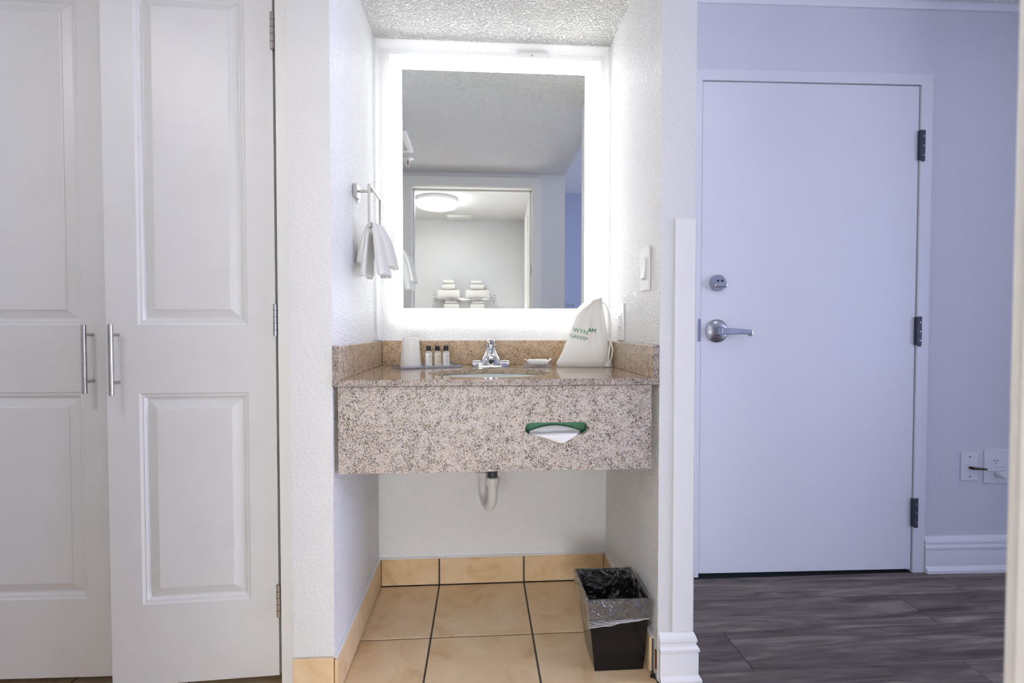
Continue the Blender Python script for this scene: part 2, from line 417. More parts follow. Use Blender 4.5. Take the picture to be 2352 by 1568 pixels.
# smooth cove beads in the alcove corners and on top of the splash
def bead(a, b, n1, n2, r):
    a, b, n1, n2 = Vector(a), Vector(b), Vector(n1), Vector(n2)
    prof = [n1 * 0, n1 * r] + [n1 * r * (1 - math.sin(t)) + n2 * r * (1 - math.cos(t)) for t in [R(22.5), R(45), R(67.5)]] + [n2 * r]
    return MB().rings([[a + p for p in prof], [b + p for p in prof]])
struct('trim_1', bead((AL, AB, 0.96), (AL, AB, CZ), (1, 0, 0), (0, -1, 0), 0.014), 'bead_paint', 'smooth white corner bead left of the lit mirror', 'trim', smooth=True)
struct('trim_2', bead((AR, AB, 0.96), (AR, AB, CZ), (-1, 0, 0), (0, -1, 0), 0.014), 'bead_paint', 'smooth white corner bead right of the lit mirror', 'trim', smooth=True)
struct('trim_3', bead((AL, AB, CZ), (AR, AB, CZ), (0, 0, -1), (0, -1, 0), 0.024), 'bead_paint', 'smooth white bead where alcove wall meets ceiling', 'trim', smooth=True)

# tile skirting in the alcove
sk = struct('baseboard_back', MB().box(AL + .0005, AR - .0005, AB - 0.004, AB - .0003, 0, 0.1), 'grout', 'beige tile skirting along the back of the alcove floor', 'baseboard')
for x0, x1 in [(AL + 0.012, -0.168), (-0.162, 0.165), (0.171, AR - 0.012)]:
    obj('skirting_tile', MB().box(x0, x1, AB - 0.013, AB - 0.003, 0.004, 0.106), 'floor_tile', sk, bevel=0.0015, seg=1)
obj('caulk', MB().box(AL, AR, AB - 0.009, AB - .0003, 0.106, 0.110), 'bead_paint', sk)
sk = struct('baseboard_left', MB().box(AL + .0003, AL + 0.004, AF, AB - 0.013, 0, 0.1), 'grout', 'beige tile skirting on the left side wall of the alcove', 'baseboard')
for y0, y1 in [(AF - 0.010, 1.563), (1.571, AB - 0.014)]:
    obj('skirting_tile', MB().box(AL + 0.002, AL + 0.011, y0, y1, 0.004, 0.106), 'floor_tile', sk, bevel=0.0015, seg=1)
obj('caulk', MB().box(AL + .0003, AL + 0.008, AF, AB - 0.013, 0.106, 0.110), 'bead_paint', sk)
sk = struct('baseboard_right', MB().box(AR - 0.004, AR - .0003, AF + 0.03, AB - 0.013, 0, 0.1), 'grout', 'beige tile skirting behind the black wastebasket', 'baseboard')
for y0, y1 in [(AF + 0.035, 1.563), (1.571, AB - 0.014)]:
    obj('skirting_tile', MB().box(AR - 0.011, AR - 0.002, y0, y1, 0.004, 0.106), 'floor_tile', sk, bevel=0.0015, seg=1)
obj('caulk', MB().box(AR - 0.008, AR - .0003, AF + 0.03, AB - 0.013, 0.106, 0.110), 'bead_paint', sk)
obj('rust_stain', MB().box(AR - 0.0035, AR - .0002, AF + 0.004, AF + 0.012, 0.03, 0.085), 'rust', sk)
sk = struct('baseboard_pier', MB().box(-0.509, AL - .0005, AF - 0.004, AF - .0003, 0, 0.105), 'grout', 'short beige skirting tile on the pier beside the closet', 'baseboard')
obj('skirting_tile', MB().box(-0.508, AL, AF - 0.012, AF - 0.002, 0.004, 0.112), 'floor_tile', sk, bevel=0.0015, seg=1)

# white moulded baseboard around the right pier, corner guard above it
def swept(prof, pts_fn):
    rings = [[pts_fn(o, z)[k] for (o, z) in prof] for k in range(3)]
    return MB().rings(rings, True, True)
bprof = [(0.0, 0.0), (0.022, 0.0), (0.022, 0.012), (0.014, 0.022), (0.014, 0.082), (0.0125, 0.086), (0.0165, 0.090), (0.0165, 0.098), (0.010, 0.104), (0.009, 0.112), (0.0115, 0.116), (0.0115, 0.122), (0.006, 0.136), (0.0, 0.140)]
struct('baseboard_corner', swept(bprof, lambda o, z: [(0.503, AF - o, z), (0.600 + o, AF - o, z), (0.600 + o, 1.85, z)]), 'smooth_paint',
       'white moulded baseboard at the foot of the pier beside the entry', 'baseboard', smooth=True)
struct('trim_4', MB().box(0.541, 0.6025, AF - 0.003, AF - .0002, 0.141, 1.312).box(0.6002, 0.6030, AF - 0.003, AF + 0.06, 0.141, 1.312), 'smooth_paint',
       'smooth white corner guard strip on the pier beside the entry', 'trim', bevel=0.0008, seg=1)
bb = struct('baseboard_entry', MB().rings([[(u, 0.006 - o, z) for (o, z) in [(0, 0), (0.030, 0), (0.030, 0.012), (0.018, 0.026), (0.018, 0.088), (0.0165, 0.092), (0.021, 0.096), (0.021, 0.106), (0.015, 0.111), (0.014, 0.118), (0.017, 0.121), (0.017, 0.128), (0.008, 0.142), (0, 0.145)]] for u in (0.948, 1.66)]),
            'smooth_paint', 'white moulded baseboard right of the entry door', 'baseboard', mw=DW, smooth=True)
# crown moulding with small teeth over the entry
cr = struct('trim_5', MB().rings([[(u, 0.006 - o, z) for (o, z) in [(0, 2.293), (0.012, 2.293), (0.016, 2.303), (0.016, 2.312), (0.030, 2.326), (0.034, 2.348), (0.050, 2.352), (0.058, EZ - .0005), (0, EZ - .0005)]] for u in (-0.28, 1.66)]),
            'smooth_paint', 'white crown moulding above the entry door', 'trim', mw=DW, smooth=True)
d0 = None
for k in range(70):
    if d0 is None:
        d0 = obj('tooth', MB().box(-0.007, 0.007, -0.006, 0.012, 2.316, 2.336), 'smooth_paint', cr); o = d0
    else: o = copy_of(d0, cr)
    o.location = (-0.02 + k * 0.024, -0.028, 0)

# closet jamb trim
struct('trim_6', MB().box(-0.549, -0.511, AF + 0.020, AF + 0.075, 0, 2.035), 'smooth_paint', 'flat white jamb right of the closet doors', 'trim', bevel=0.001, seg=1)

# bathroom door lining and casing
JL, JR, JT = -0.48, 0.360, 2.00
lin = struct('trim_7', MB().box(JL - 0.02, JL, BW0 - .001, BW1 + .001, 0, JT).box(JR, JR + 0.02, BW0 - .001, BW1 + .001, 0, JT).box(JL - 0.02, JR + 0.02, BW0 - .001, BW1 + .001, JT, JT + 0.02), 'jamb_paint',
       'off-white lining of the bathroom doorway at the right edge', 'trim', bevel=0.001, seg=1)
for nm, mbx in [('stop', MB().box(JR - 0.010, JR, 0.205, 0.240, 0, JT)), ('stop', MB().box(JL, JL + 0.010, 0.205, 0.240, 0, JT)), ('stop', MB().box(JL, JR, 0.205, 0.240, JT - 0.010, JT))]:
    obj(nm, mbx, 'jamb_paint', lin, bevel=0.001, seg=1)
cas = 0.062
struct('trim_8', MB().box(JL - cas - .004, JL - .004, BW1, BW1 + 0.012, 0, JT + .004).box(JR + .004, JR + cas, BW1, BW1 + 0.012, 0, JT + .004).box(JL - cas - .004, JR + cas, BW1, BW1 + 0.012, JT + .004, JT + 0.072), 'jamb_paint',
       'off-white door casing around the bathroom doorway in the mirror', 'trim', bevel=0.003)
for z in (1.743, 1.0, 0.25):
    h = obj('hinge_leaf', MB().box(JR - 0.0028, JR + .0005, 0.242, 0.286, z - 0.047, z + 0.047), 'soap_paper', lin, bevel=0.001, seg=1)
    for dz in (-0.03, 0.0, 0.03):
        obj('screw', MB().lathe((JR - 0.0032, 0.265 + 0.006 * (dz != 0), z + dz), [(0.0035, 0.0), (0.0035, 0.001)], 'X', 10), 'brass_dark', h)
obj('strike_slot', MB().box(JR - 0.0016, JR + .0005, 0.246, 0.262, 1.405, 1.465), 'dark_hinge', lin)

BDM = frame_matrix(0.352, 0.20, R(-87.5))
bd = struct('door_4', MB().box(0.0, 0.76, 0.0, 0.036, 0.01, 1.985), 'jamb_paint', 'off-white bathroom door standing open inside the doorway, seen in mirror', 'door', mw=BDM, bevel=0.002, seg=1)
pl_ = obj('hook_plate', MB().box(0.22, 0.34, -0.004, 0.0, 1.775, 1.885), 'soap_paper', bd, bevel=0.001, seg=1)
for q_ in (0.025, 0.075): obj('screw', MB().lathe((0.27, -0.0046, 1.775 + q_), [(0.006, 0), (0.006, 0.001)], 'Y', 10), 'brass_dark', pl_)

# ------------------------------------------------------------------ closet doors
def panel_rings(u0, u1, z0, z1):
    levels = [(0.0, 0.0), (0.006, 0.0035), (0.010, 0.0035), (0.016, 0.010), (0.020, 0.010), (0.040, 0.0035), (0.0405, 0.0015), (0.044, 0.0005)]
    rings = [[(u0 + a, d, z0 + a), (u1 - a, d, z0 + a), (u1 - a, d, z1 - a), (u0 + a, d, z1 - a)] for a, d in levels]
    return MB().rings(rings, False, True)
def closet_leaf(name, label, mw, u0, u1, p0, p1, hinges_u, handle_u, handle_side):
    zb, zt = 0.045, 2.03
    zl0, zl1, zu0, zu1 = 0.263, 0.833, 1.014, 1.893
    T = 0.034
    b_ = MB().box(u0, p0, 0, T, zb, zt).box(p1, u1, 0, T, zb, zt).box(p0, p1, 0, T, zb, zl0).box(p0, p1, 0, T, zl1, zu0).box(p0, p1, 0, T, zu1, zt).box(p0, p1, 0.018, T, zl0, zl1).box(p0, p1, 0.018, T, zu0, zu1)
    d = struct(name, b_, 'closet_paint', label, 'door', mw=mw)
    obj('upper_panel', panel_rings(p0, p1, zu0, zu1), 'closet_paint', d)
    obj('lower_panel', panel_rings(p0, p1, zl0, zl1), 'closet_paint', d)
    h = obj('handle', MB().tube([(handle_u, -0.030, 0.831), (handle_u, -0.030, 1.015)], 0.0062, 16), 'brushed_nickel', d, smooth=True, bevel=0.0008, seg=1)
    for z in (0.8625, 0.988):
        obj('handle_post', MB().tube([(handle_u, -0.030, z), (handle_u, -0.002, z), (handle_u, 0.0005, z)], [0.0038, 0.0038, 0.0048], 12), 'brushed_nickel', h, smooth=True)
    if hinges_u is not None:
        for z0, z1 in ((1.753, 1.850), (0.984, 1.071), (0.212, 0.300)):
            g = obj('hinge', MB().tube([(hinges_u, -0.004, z0), (hinges_u, -0.004, z1)], 0.0058, 14), 'satin_steel' if 0.5 < z0 < 1.5 else 'brushed_nickel', d, smooth=True)
            for k in (1, 2, 3, 4):
                zz = z0 + (z1 - z0) * k / 5
                obj('knuckle_joint', MB().tube([(hinges_u, -0.004, zz - 0.0006), (hinges_u, -0.004, zz + 0.0006)], 0.0061, 14), 'dark_hinge', g)
    return d
RL = frame_matrix(-0.5547, 1.36, R(2.8))
closet_leaf('door_1', 'white closet door leaf hinged beside the vanity pier, standing slightly proud', RL, -0.430, -0.0045, -0.352, -0.076, -0.003, -0.400, 1)
LL = frame_matrix(-0.9625, 1.384, R(-1.25))
closet_leaf('door_2', 'white closet door leaf at the left edge, cut off by the photo', LL, -0.469, -0.041, -0.393, -0.117, None, -0.090, 1)
obj('paint_chip', MB().lathe((-0.4215, -0.0004, 1.566), [(0.0, 0), (0.006, 0), (0.005, 0.0006)], 'Y', 10, 0.8, 1.2), 'jamb_paint', bpy.data.objects['door_1'])

# ------------------------------------------------------------------ entry door
D = struct('door_3', MB().box(0.0, 0.893, -0.002, 0.042, 0.012, 1.987), 'entry_door_paint', 'flat white entry door with lever handle', 'door', mw=DW, bevel=0.0015, seg=1)
fr = struct('trim_9', MB().box(-0.032, -0.004, -0.008, 0.10, 0, 2.032).box(0.897, 0.945, -0.008, 0.10, 0, 2.032).box(-0.004, 0.897, -0.008, 0.10, 1.990, 2.032).box(-0.004, 0.012, 0.044, 0.07, 0, 1.99).box(0.882, 0.897, 0.044, 0.07, 0, 1.99).box(0.012, 0.882, 0.044, 0.07, 1.975, 1.99),
            'entry_door_paint', 'flat white metal frame around the entry door', 'trim', mw=DW)
struct('wall_corridor', MB().box(-0.1, 1.0, 0.12, 0.14, 0, 2.1), 'hole_black', 'dark backing behind the entry door gap', 'wall', mw=DW)
for z0, z1 in ((1.683, 1.809), (0.934, 1.056), (0.187, 0.310)):
    h = obj('hinge', MB().box(0.897, 0.914, -0.0115, -0.0075, z0, z1).box(0.888, 0.898, -0.016, 0.0, z0 + 0.006, z1 - 0.002), 'dark_hinge', D, bevel=0.002)
    for k in (0.2, 0.5, 0.8):
        obj('screw', MB().lathe((0.907, -0.0122, z0 + (z1 - z0) * k), [(0.003, 0.0), (0.003, 0.001)], 'Y', 8), 'satin_steel', h)
db = obj('deadbolt', MB().lathe((0.066, -0.002, 1.189), [(0.033, 0.0), (0.033, -0.008), (0.029, -0.016), (0.0, -0.016)], 'Y', 32), 'satin_steel', D, smooth=True)
obj('thumb_turn', MB().box(0.042, 0.094, -0.032, -0.016, 1.170, 1.186), 'satin_steel', db, bevel=0.004)
for u in (0.061, 0.078): obj('screw_hole', MB().lathe((u, -0.0181, 1.1965), [(0.0045, 0), (0.0045, -0.0006)], 'Y', 12), 'hole_black', db)
lv = obj('lever_handle', MB().lathe((0.064, -0.002, 0.997), [(0.046, 0.0), (0.046, -0.006), (0.038, -0.013), (0.020, -0.017), (0.019, -0.040), (0.017, -0.052), (0.0, -0.052)], 'Y', 32), 'satin_steel', D, smooth=True)
obj('lever', MB().rings([[(u, -0.050 + w * 0.5, z - h), (u, -0.050 - w * 0.5, z - h), (u, -0.050 - w * 0.5, z + h), (u, -0.050 + w * 0.5, z + h)] for u, w, z, h in
    [(0.060, 0.016, 0.997, 0.014), (0.085, 0.015, 0.996, 0.013), (0.130, 0.011, 0.995, 0.011), (0.180, 0.010, 0.993, 0.009), (0.186, 0.010, 0.992, 0.008)]]), 'satin_steel', lv, bevel=0.003)
obj('lever_return', MB().box(0.1795, 0.187, -0.054, -0.024, 0.977, 0.999), 'satin_steel', lv, bevel=0.002)
obj('strike_plate', MB().box(-0.014, -0.0035, -0.0095, -0.0075, 0.955, 1.045), 'satin_steel', fr)

# ------------------------------------------------------------------ vanity counter
Z0 = 0.866; ZS = 0.848
van = thing('vanity', 'granite vanity counter with splashes and deep apron under the mirror', 'vanity', (0.04, AB - 0.02, ZS))
V = Off(van)
def plate_with_hole(u0, u1, w0, w1, hole, t0, t1, mapf):
    # hole: list of (u,w) around its centre; a plate between t0 and t1 through the map
    cu = sum(p[0] for p in hole) / len(hole); cw = sum(p[1] for p in hole) / len(hole)
    angs = [(math.atan2(p[1] - cw, p[0] - cu), p) for p in hole]
    outer = []
    inner = []
    corner = sorted(math.atan2(w - cw, u - cu) for u in (u0, u1) for w in (w0, w1))
    al = sorted(set([a for a, _ in angs] + corner))
    angs.sort()
    def hp(a):
        for i in range(len(angs)):
            a0, p0 = angs[i - 1] if i else (angs[-1][0] - 2 * math.pi, angs[-1][1]); a1, p1 = angs[i]
            if a0 <= a <= a1 + 1e-9:
                t = (a - a0) / max(a1 - a0, 1e-9); return (p0[0] + (p1[0] - p0[0]) * t, p0[1] + (p1[1] - p0[1]) * t)
        a0, p0 = angs[-1]; a1, p1 = angs[0][0] + 2 * math.pi, angs[0][1]
        t = (a - a0) / (a1 - a0); return (p0[0] + (p1[0] - p0[0]) * t, p0[1] + (p1[1] - p0[1]) * t)
    for a in al:
        c, s = math.cos(a), math.sin(a)
        k = min(((u1 - cu) / c if c > 1e-9 else (u0 - cu) / c if c < -1e-9 else 1e9), ((w1 - cw) / s if s > 1e-9 else (w0 - cw) / s if s < -1e-9 else 1e9))
        outer.append((cu + c * k, cw + s * k)); inner.append(hp(a))
    rings = [[mapf(u, w, t) for u, w in rr] for rr, t in ((outer, t0), (inner, t0), (inner, t1), (outer, t1), (outer, t0))]
    return MB().rings(rings, False, False)
SX, SY, SA, SB = 0.032, 1.535, 0.197, 0.160
ell = [(SX + SA * math.cos(2 * math.pi * k / 64), SY + SB * math.sin(2 * math.pi * k / 64)) for k in range(64)]
CF = 1.322
c1_ = V('countertop', plate_with_hole(AL + 0.0015, AR - 0.0015, CF, AB - 0.0005, ell, Z0, Z0 - 0.018, lambda u, w, t: (u, w, t)), 'granite_warm_lit', bevel=0.0012, seg=1)
c2_ = V('side_splash', MB().box(AL + 0.0015, AL + 0.021, CF + 0.002, AB - 0.001, Z0, 0.958), 'granite_warm_lit', bevel=0.0015, seg=1)
c3_ = V('side_splash', MB().box(AR - 0.021, AR - 0.0015, CF + 0.002, AB - 0.001, Z0, 0.958), 'granite_warm_lit', bevel=0.0015, seg=1)
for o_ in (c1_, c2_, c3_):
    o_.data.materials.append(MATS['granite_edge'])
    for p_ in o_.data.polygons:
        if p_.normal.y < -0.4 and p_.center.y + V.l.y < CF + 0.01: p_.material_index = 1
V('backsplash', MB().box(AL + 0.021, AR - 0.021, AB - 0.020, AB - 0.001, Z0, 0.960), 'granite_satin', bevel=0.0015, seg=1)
# apron with the rounded tissue slot
s0, s1, zc, hh = 0.122, 0.299, 0.7255, 0.0175
slot = []
for k in range(13): a = -math.pi / 2 + math.pi * k / 12; slot.append((s1 - hh + hh * math.cos(a), zc + hh * math.sin(a)))
for k in range(13): a = math.pi / 2 + math.pi * k / 12; slot.append((s0 + hh + hh * math.cos(a), zc + hh * math.sin(a)))
V('apron', plate_with_hole(-0.388, 0.481, 0.608, 0.8455, slot, 1.338, 1.358, lambda u, w, t: (u, t, w)), 'granite_cool_lit')
V('shadow_gap', MB().box(-0.38, 0.475, 1.345, 1.36, 0.8455, ZS), 'hole_black')
V('caulk', MB().box(AL + .0005, AR - .0005, AB - 0.006, AB - .0002, 0.960, 0.964), 'bead_paint')

# sink bowl
sk_ = thing('sink', 'white oval undermount basin set in the granite counter', 'sink', (SX, SY, 0.70))
K = Off(sk_)
prof = [(1.03, Z0 - 0.0185), (1.0, Z0 - 0.019), (0.97, Z0 - 0.04), (0.90, Z0 - 0.08), (0.72, Z0 - 0.125), (0.40, Z0 - 0.145), (0.11, Z0 - 0.150)]
rings = [[(SX + SA * r * math.cos(2 * math.pi * k / 48), SY + SB * r * math.sin(2 * math.pi * k / 48), z) for k in range(48)] for r, z in prof]
prof2 = [(0.13, Z0 - 0.158), (0.42, Z0 - 0.153), (0.75, Z0 - 0.133), (0.94, Z0 - 0.085), (1.02, Z0 - 0.04), (1.06, Z0 - 0.0185)]
rings += [[(SX + SA * r * math.cos(2 * math.pi * k / 48), SY + SB * r * math.sin(2 * math.pi * k / 48), z) for k in range(48)] for r, z in prof2]
K('basin', MB().rings(rings + [rings[0]], False, False), 'porcelain', smooth='all')
K('drain', MB().lathe((SX, SY, Z0 - 0.152), [(0.021, 0), (0.021, 0.004), (0.015, 0.005), (0.014, 0.001), (0, 0.001)], 'Z', 24), 'chrome', smooth=True)

# drain pipe
px = 0.037; py = 1.60
dp = thing('drain_pipe', 'off-white plastic drain trap hanging below the vanity apron', 'pipe', (px, py, 0.40))
K = Off(dp)
K('tailpiece', MB().tube([(px, py, 0.71), (px, py, 0.50)], 0.0165, 18), 'dark_hinge', smooth=True)
K('slip_nut', MB().lathe((px, py, 0.484), [(0.018, 0.0), (0.0215, 0.006), (0.0225, 0.010), (0.0225, 0.028), (0.0185, 0.030)], 'Z', 10), 'pvc')
pa = [(px, py, 0.49), (px, py, 0.455)] + [(px - 0.030 * (1 - math.cos(t)) * .5 - 0.0, py + 0.0475 * (1 - math.cos(t)), 0.450 - 0.0475 * math.sin(t)) for t in [R(a) for a in range(0, 181, 15)]] + [(px - 0.030, py + 0.095, 0.49)]
K('trap_bend', MB().tube(pa, 0.0172, 18), 'pvc', smooth=True)
nx, ny = px - 0.030, py + 0.095
K('slip_nut', MB().lathe((nx, ny, 0.478), [(0.018, 0.0), (0.0205, 0.006), (0.0215, 0.010), (0.0215, 0.026), (0.018, 0.028)], 'Z', 10).box(nx - 0.029, nx - 0.020, ny - 0.004, ny + 0.004, 0.494, 0.503), 'pvc')
K('outlet_pipe', MB().tube([(nx, ny, 0.50), (nx, ny, 0.555), (nx, ny + 0.012, 0.58), (nx, ny + 0.04, 0.59), (nx, AB - .001, 0.59)], 0.0165, 18), 'grey_plastic', smooth=True)
K('wall_flange', MB().lathe((nx, AB - 0.008, 0.59), [(0.035, 0.0075), (0.030, 0.0), (0.017, 0.0)], 'Y', 24), 'chrome', smooth=True)

# tissue box behind the slot, and the tissue hanging out of it
tb = thing('tissue_box', 'green tissue box behind the rounded slot in the granite apron', 'tissue box', (0.21, 1.38, 0.672))
K = Off(tb)
K('box', MB().box(0.105, 0.320, 1.3595, 1.363, 0.672, 0.702).box(0.105, 0.320, 1.3595, 1.363, 0.750, 0.762).box(0.105, 0.320, 1.397, 1.400, 0.672, 0.762).box(0.105, 0.320, 1.363, 1.397, 0.672, 0.675).box(0.105, 0.320, 1.363, 1.397, 0.759, 0.762).box(0.105, 0.108, 1.363, 1.397, 0.675, 0.759).box(0.317, 0.320, 1.363, 1.397, 0.675, 0.759), 'green_card')
rr = []
for i in range(9):
    t = i / 8; x = 0.138 + 0.145 * t
    hgt = 0.7275 - 0.016 * (2 * t - 1) ** 2
    rr.append([(x, 1.380 + 0.016 * math.cos(R(a)), 0.676 + (hgt - 0.676) * math.sin(R(a))) for a in range(0, 181, 20)])
K('tissue_stack', MB().rings(rr), 'tissue', smooth=True)
hang = [  # grid rows from inside the box over the slot lip to the hanging tip
    [(0.135, 1.362, 0.708), (0.170, 1.362, 0.709), (0.215, 1.362, 0.710), (0.255, 1.362, 0.710), (0.280, 1.362, 0.709)],
    [(0.128, 1.345, 0.7105), (0.170, 1.345, 0.7125), (0.215, 1.345, 0.7145), (0.250, 1.345, 0.714), (0.277, 1.345, 0.712)],
    [(0.150, 1.333, 0.7085), (0.180, 1.331, 0.7075), (0.215, 1.329, 0.7105), (0.245, 1.330, 0.711), (0.270, 1.333, 0.711)],
    [(0.186, 1.333, 0.6975), (0.203, 1.330, 0.697), (0.222, 1.328, 0.699), (0.241, 1.330, 0.699), (0.256, 1.333, 0.700)],
    [(0.209, 1.334, 0.6865), (0.215, 1.332, 0.686), (0.222, 1.330, 0.6855), (0.228, 1.331, 0.6855), (0.232, 1.334, 0.6865)]]
n_ = 5; vs = [p for r_ in hang for p in r_]; vs2 = [(p[0], p[1] + 0.001, p[2] - 0.0006) for p in vs]
mb = MB(); fs = [(i * n_ + j, i * n_ + j + 1, (i + 1) * n_ + j + 1, (i + 1) * n_ + j) for i in range(4) for j in range(4)]
mb.add(vs + vs2, fs + [tuple(k + 25 for k in reversed(f)) for f in fs] + [(i, i + 1, i + 26, i + 25) for i in range(4)] + [(20 + i + 1, 20 + i, 45 + i, 46 + i) for i in range(4)] + [(i * 5 + 5, i * 5, i * 5 + 25, i * 5 + 30) for i in range(4)] + [(i * 5 + 4, i * 5 + 9, i * 5 + 34, i * 5 + 29) for i in range(4)])
K('hanging_tissue', mb, 'tissue', smooth=True, subsurf=2)

# ------------------------------------------------------------------ lit mirror
YG = 1.865
mi = thing('lit_mirror', 'rectangular wall mirror with glowing white frosted border', 'mirror', (0.058, AB, 1.033))
K = Off(mi)
ox0, ox1, oz0, oz1 = -0.344, 0.461, 1.033, 2.035
ix0, ix1, iz0, iz1 = -0.295, 0.400, 1.083, 1.979
K('back_box', MB().box(ox0 + 0.03, ox1 - 0.03, YG + 0.005, AB - .0005, oz0 + 0.03, oz1 - 0.03), 'white_plastic')
def frame_mb(a0, a1, b0, b1, c0, c1, d0, d1, y0, y1):
    # rectangular ring: outer a0..a1 x b0..b1, inner c0..c1 x d0..d1
    o_ = [(a0, b0), (a1, b0), (a1, b1), (a0, b1)]; i_ = [(c0, d0), (c1, d0), (c1, d1), (c0, d1)]
    R_ = [[(x, y, z) for x, z in rr] for rr, y in ((o_, y0), (i_, y0), (i_, y1), (o_, y1), (o_, y0))]
    return MB().rings(R_, False, False)
m0 = 0.020
K('glass_rim', frame_mb(ox0, ox1, oz0, oz1, ox0 + m0, ox1 - m0, oz0 + m0, oz1 - m0, YG, YG + 0.005), 'mirror_led_soft')
K('light_border', frame_mb(ox0 + m0, ox1 - m0, oz0 + m0, oz1 - m0, ix0, ix1, iz0, iz1, YG, YG + 0.005), 'mirror_led')
K('mirror_glass', MB().box(ix0 + 0.001, ix1 - 0.001, YG, YG + 0.005, iz0 + 0.001, iz1 - 0.001), 'mirror')
K('glass_edge', frame_mb(ix0, ix1, iz0, iz1, ix0 + 0.001, ix1 - 0.001, iz0 + 0.001, iz1 - 0.001, YG - 0.0004, YG + 0.005), 'mirror_edge')
cp = thing('cover_plate', 'small white blank cover plate with one screw above the mirror', 'cover plate', (0.2, AB, 2.063))
K = Off(cp)
K('plate', MB().box(0.137, 0.262, AB - 0.012, AB - .0003, 2.0505, 2.0755), 'white_plastic', bevel=0.002)
K('screw', MB().lathe((0.198, AB - 0.0135, 2.063), [(0.0035, 0), (0.0035, 0.002)], 'Y', 10), 'brushed_nickel')

# ------------------------------------------------------------------ faucet
FX, FY = 0.036, 1.805
fc = thing('faucet', 'chrome single-lever faucet at the back of the counter', 'faucet', (FX, FY, Z0))
K = Off(fc)
def rrect(cx, cy, z, hx, hy, n=32, p=4.0):
    r_ = []
    for k in range(n):
        a = 2 * math.pi * k / n; c, s = math.cos(a), math.sin(a)
        r_.append((cx + hx * math.copysign(abs(c) ** (2 / p), c), cy + hy * math.copysign(abs(s) ** (2 / p), s), z))
    return r_
K('base_plate', MB().rings([rrect(FX, FY, Z0 + .0002, 0.072, 0.027), rrect(FX, FY, Z0 + 0.010, 0.072, 0.027), rrect(FX, FY, Z0 + 0.013, 0.070, 0.025), rrect(FX, FY, Z0 + 0.016, 0.064, 0.018)]), 'chrome', smooth=True)
for sgn in (-1, 1):
    K('plate_ridge', MB().rings([rrect(FX + sgn * 0.052, FY, Z0 + 0.014, 0.018, 0.018), rrect(FX + sgn * 0.052, FY, Z0 + 0.020, 0.017, 0.015), rrect(FX + sgn * 0.052, FY, Z0 + 0.023, 0.014, 0.010)]), 'chrome', smooth=True)
K('body', MB().rings([rrect(FX, FY - 0.004, Z0 + 0.006, 0.041, 0.030, 32, 2.4), rrect(FX, FY - 0.004, Z0 + 0.020, 0.039, 0.029, 32, 2.4), rrect(FX, FY - 0.003, Z0 + 0.034, 0.033, 0.026, 32, 2.4), rrect(FX, FY, Z0 + 0.048, 0.025, 0.023, 32, 2.2), rrect(FX, FY, Z0 + 0.060, 0.0205, 0.0205, 32, 2.0), rrect(FX, FY, Z0 + 0.072, 0.019, 0.019, 32, 2.0)]), 'chrome', smooth=True)
def sq(y, z, hx, hz):
    return [(FX - hx, y, z - hz), (FX + hx, y, z - hz), (FX + hx, y, z + hz), (FX - hx, y, z + hz)]
K('spout', MB().rings([sq(FY - 0.01, Z0 + 0.038, 0.019, 0.014), sq(FY - 0.05, Z0 + 0.044, 0.016, 0.0125), sq(FY - 0.085, Z0 + 0.042, 0.0135, 0.0105), sq(FY - 0.105, Z0 + 0.037, 0.012, 0.009)]), 'chrome', bevel=0.004, seg=3, smooth=True)
K('aerator', MB().lathe((FX, FY - 0.096, Z0 + 0.019), [(0.0085, 0.0), (0.0095, 0.002), (0.0095, 0.012)], 'Z', 16), 'dark_hinge', smooth=True)
K('neck', MB().lathe((FX, FY, Z0 + 0.070), [(0.0185, 0.0), (0.0195, 0.004), (0.0185, 0.010), (0.0175, 0.014)], 'Z', 24), 'chrome', smooth=True)
# lever with a rounded shield-shaped front end, tipped toward the room
def shield(y, z, s):
    pts = [(-0.009, -0.012), (0.009, -0.012), (0.015, 0.002), (0.0135, 0.010), (0.006, 0.015), (-0.006, 0.015), (-0.0135, 0.010), (-0.015, 0.002)]
    return [(FX + a * s, y + b_ * s * 0.25, z + b_ * s) for a, b_ in pts]
K('lever', MB().rings([shield(FY + 0.016, Z0 + 0.086, 0.75), shield(FY - 0.010, Z0 + 0.088, 1.0), shield(FY - 0.045, Z0 + 0.0875, 0.95), shield(FY - 0.050, Z0 + 0.0875, 0.80)]), 'chrome', bevel=0.002, smooth=True)
K('lever_mark', MB().box(FX - 0.004, FX + 0.004, FY - 0.0535, FY - 0.050, Z0 + 0.083, Z0 + 0.093), 'dark_hinge', bevel=0.001, seg=1)

# ------------------------------------------------------------------ things on the counter
# clear tray
tr_ = thing('amenity_tray', 'shallow clear acrylic tray under the wrapped cup and bottles', 'tray', (-0.195, 1.765, Z0), )
tr_.rotation_euler = (0, 0, R(26))
obj('tray_base', MB().box(-0.115, 0.115, -0.055, 0.055, 0.0003, 0.004), 'acrylic', tr_, bevel=0.001, seg=1)
for a in ((-0.115, 0.115, -0.055, -0.0525), (-0.115, 0.115, 0.0525, 0.055), (-0.115, -0.1125, -0.0525, 0.0525), (0.1125, 0.115, -0.0525, 0.0525)):
    obj('tray_rim', MB().box(*a, 0.0042, 0.011), 'acrylic', tr_)
TZ = Z0 + 0.0045
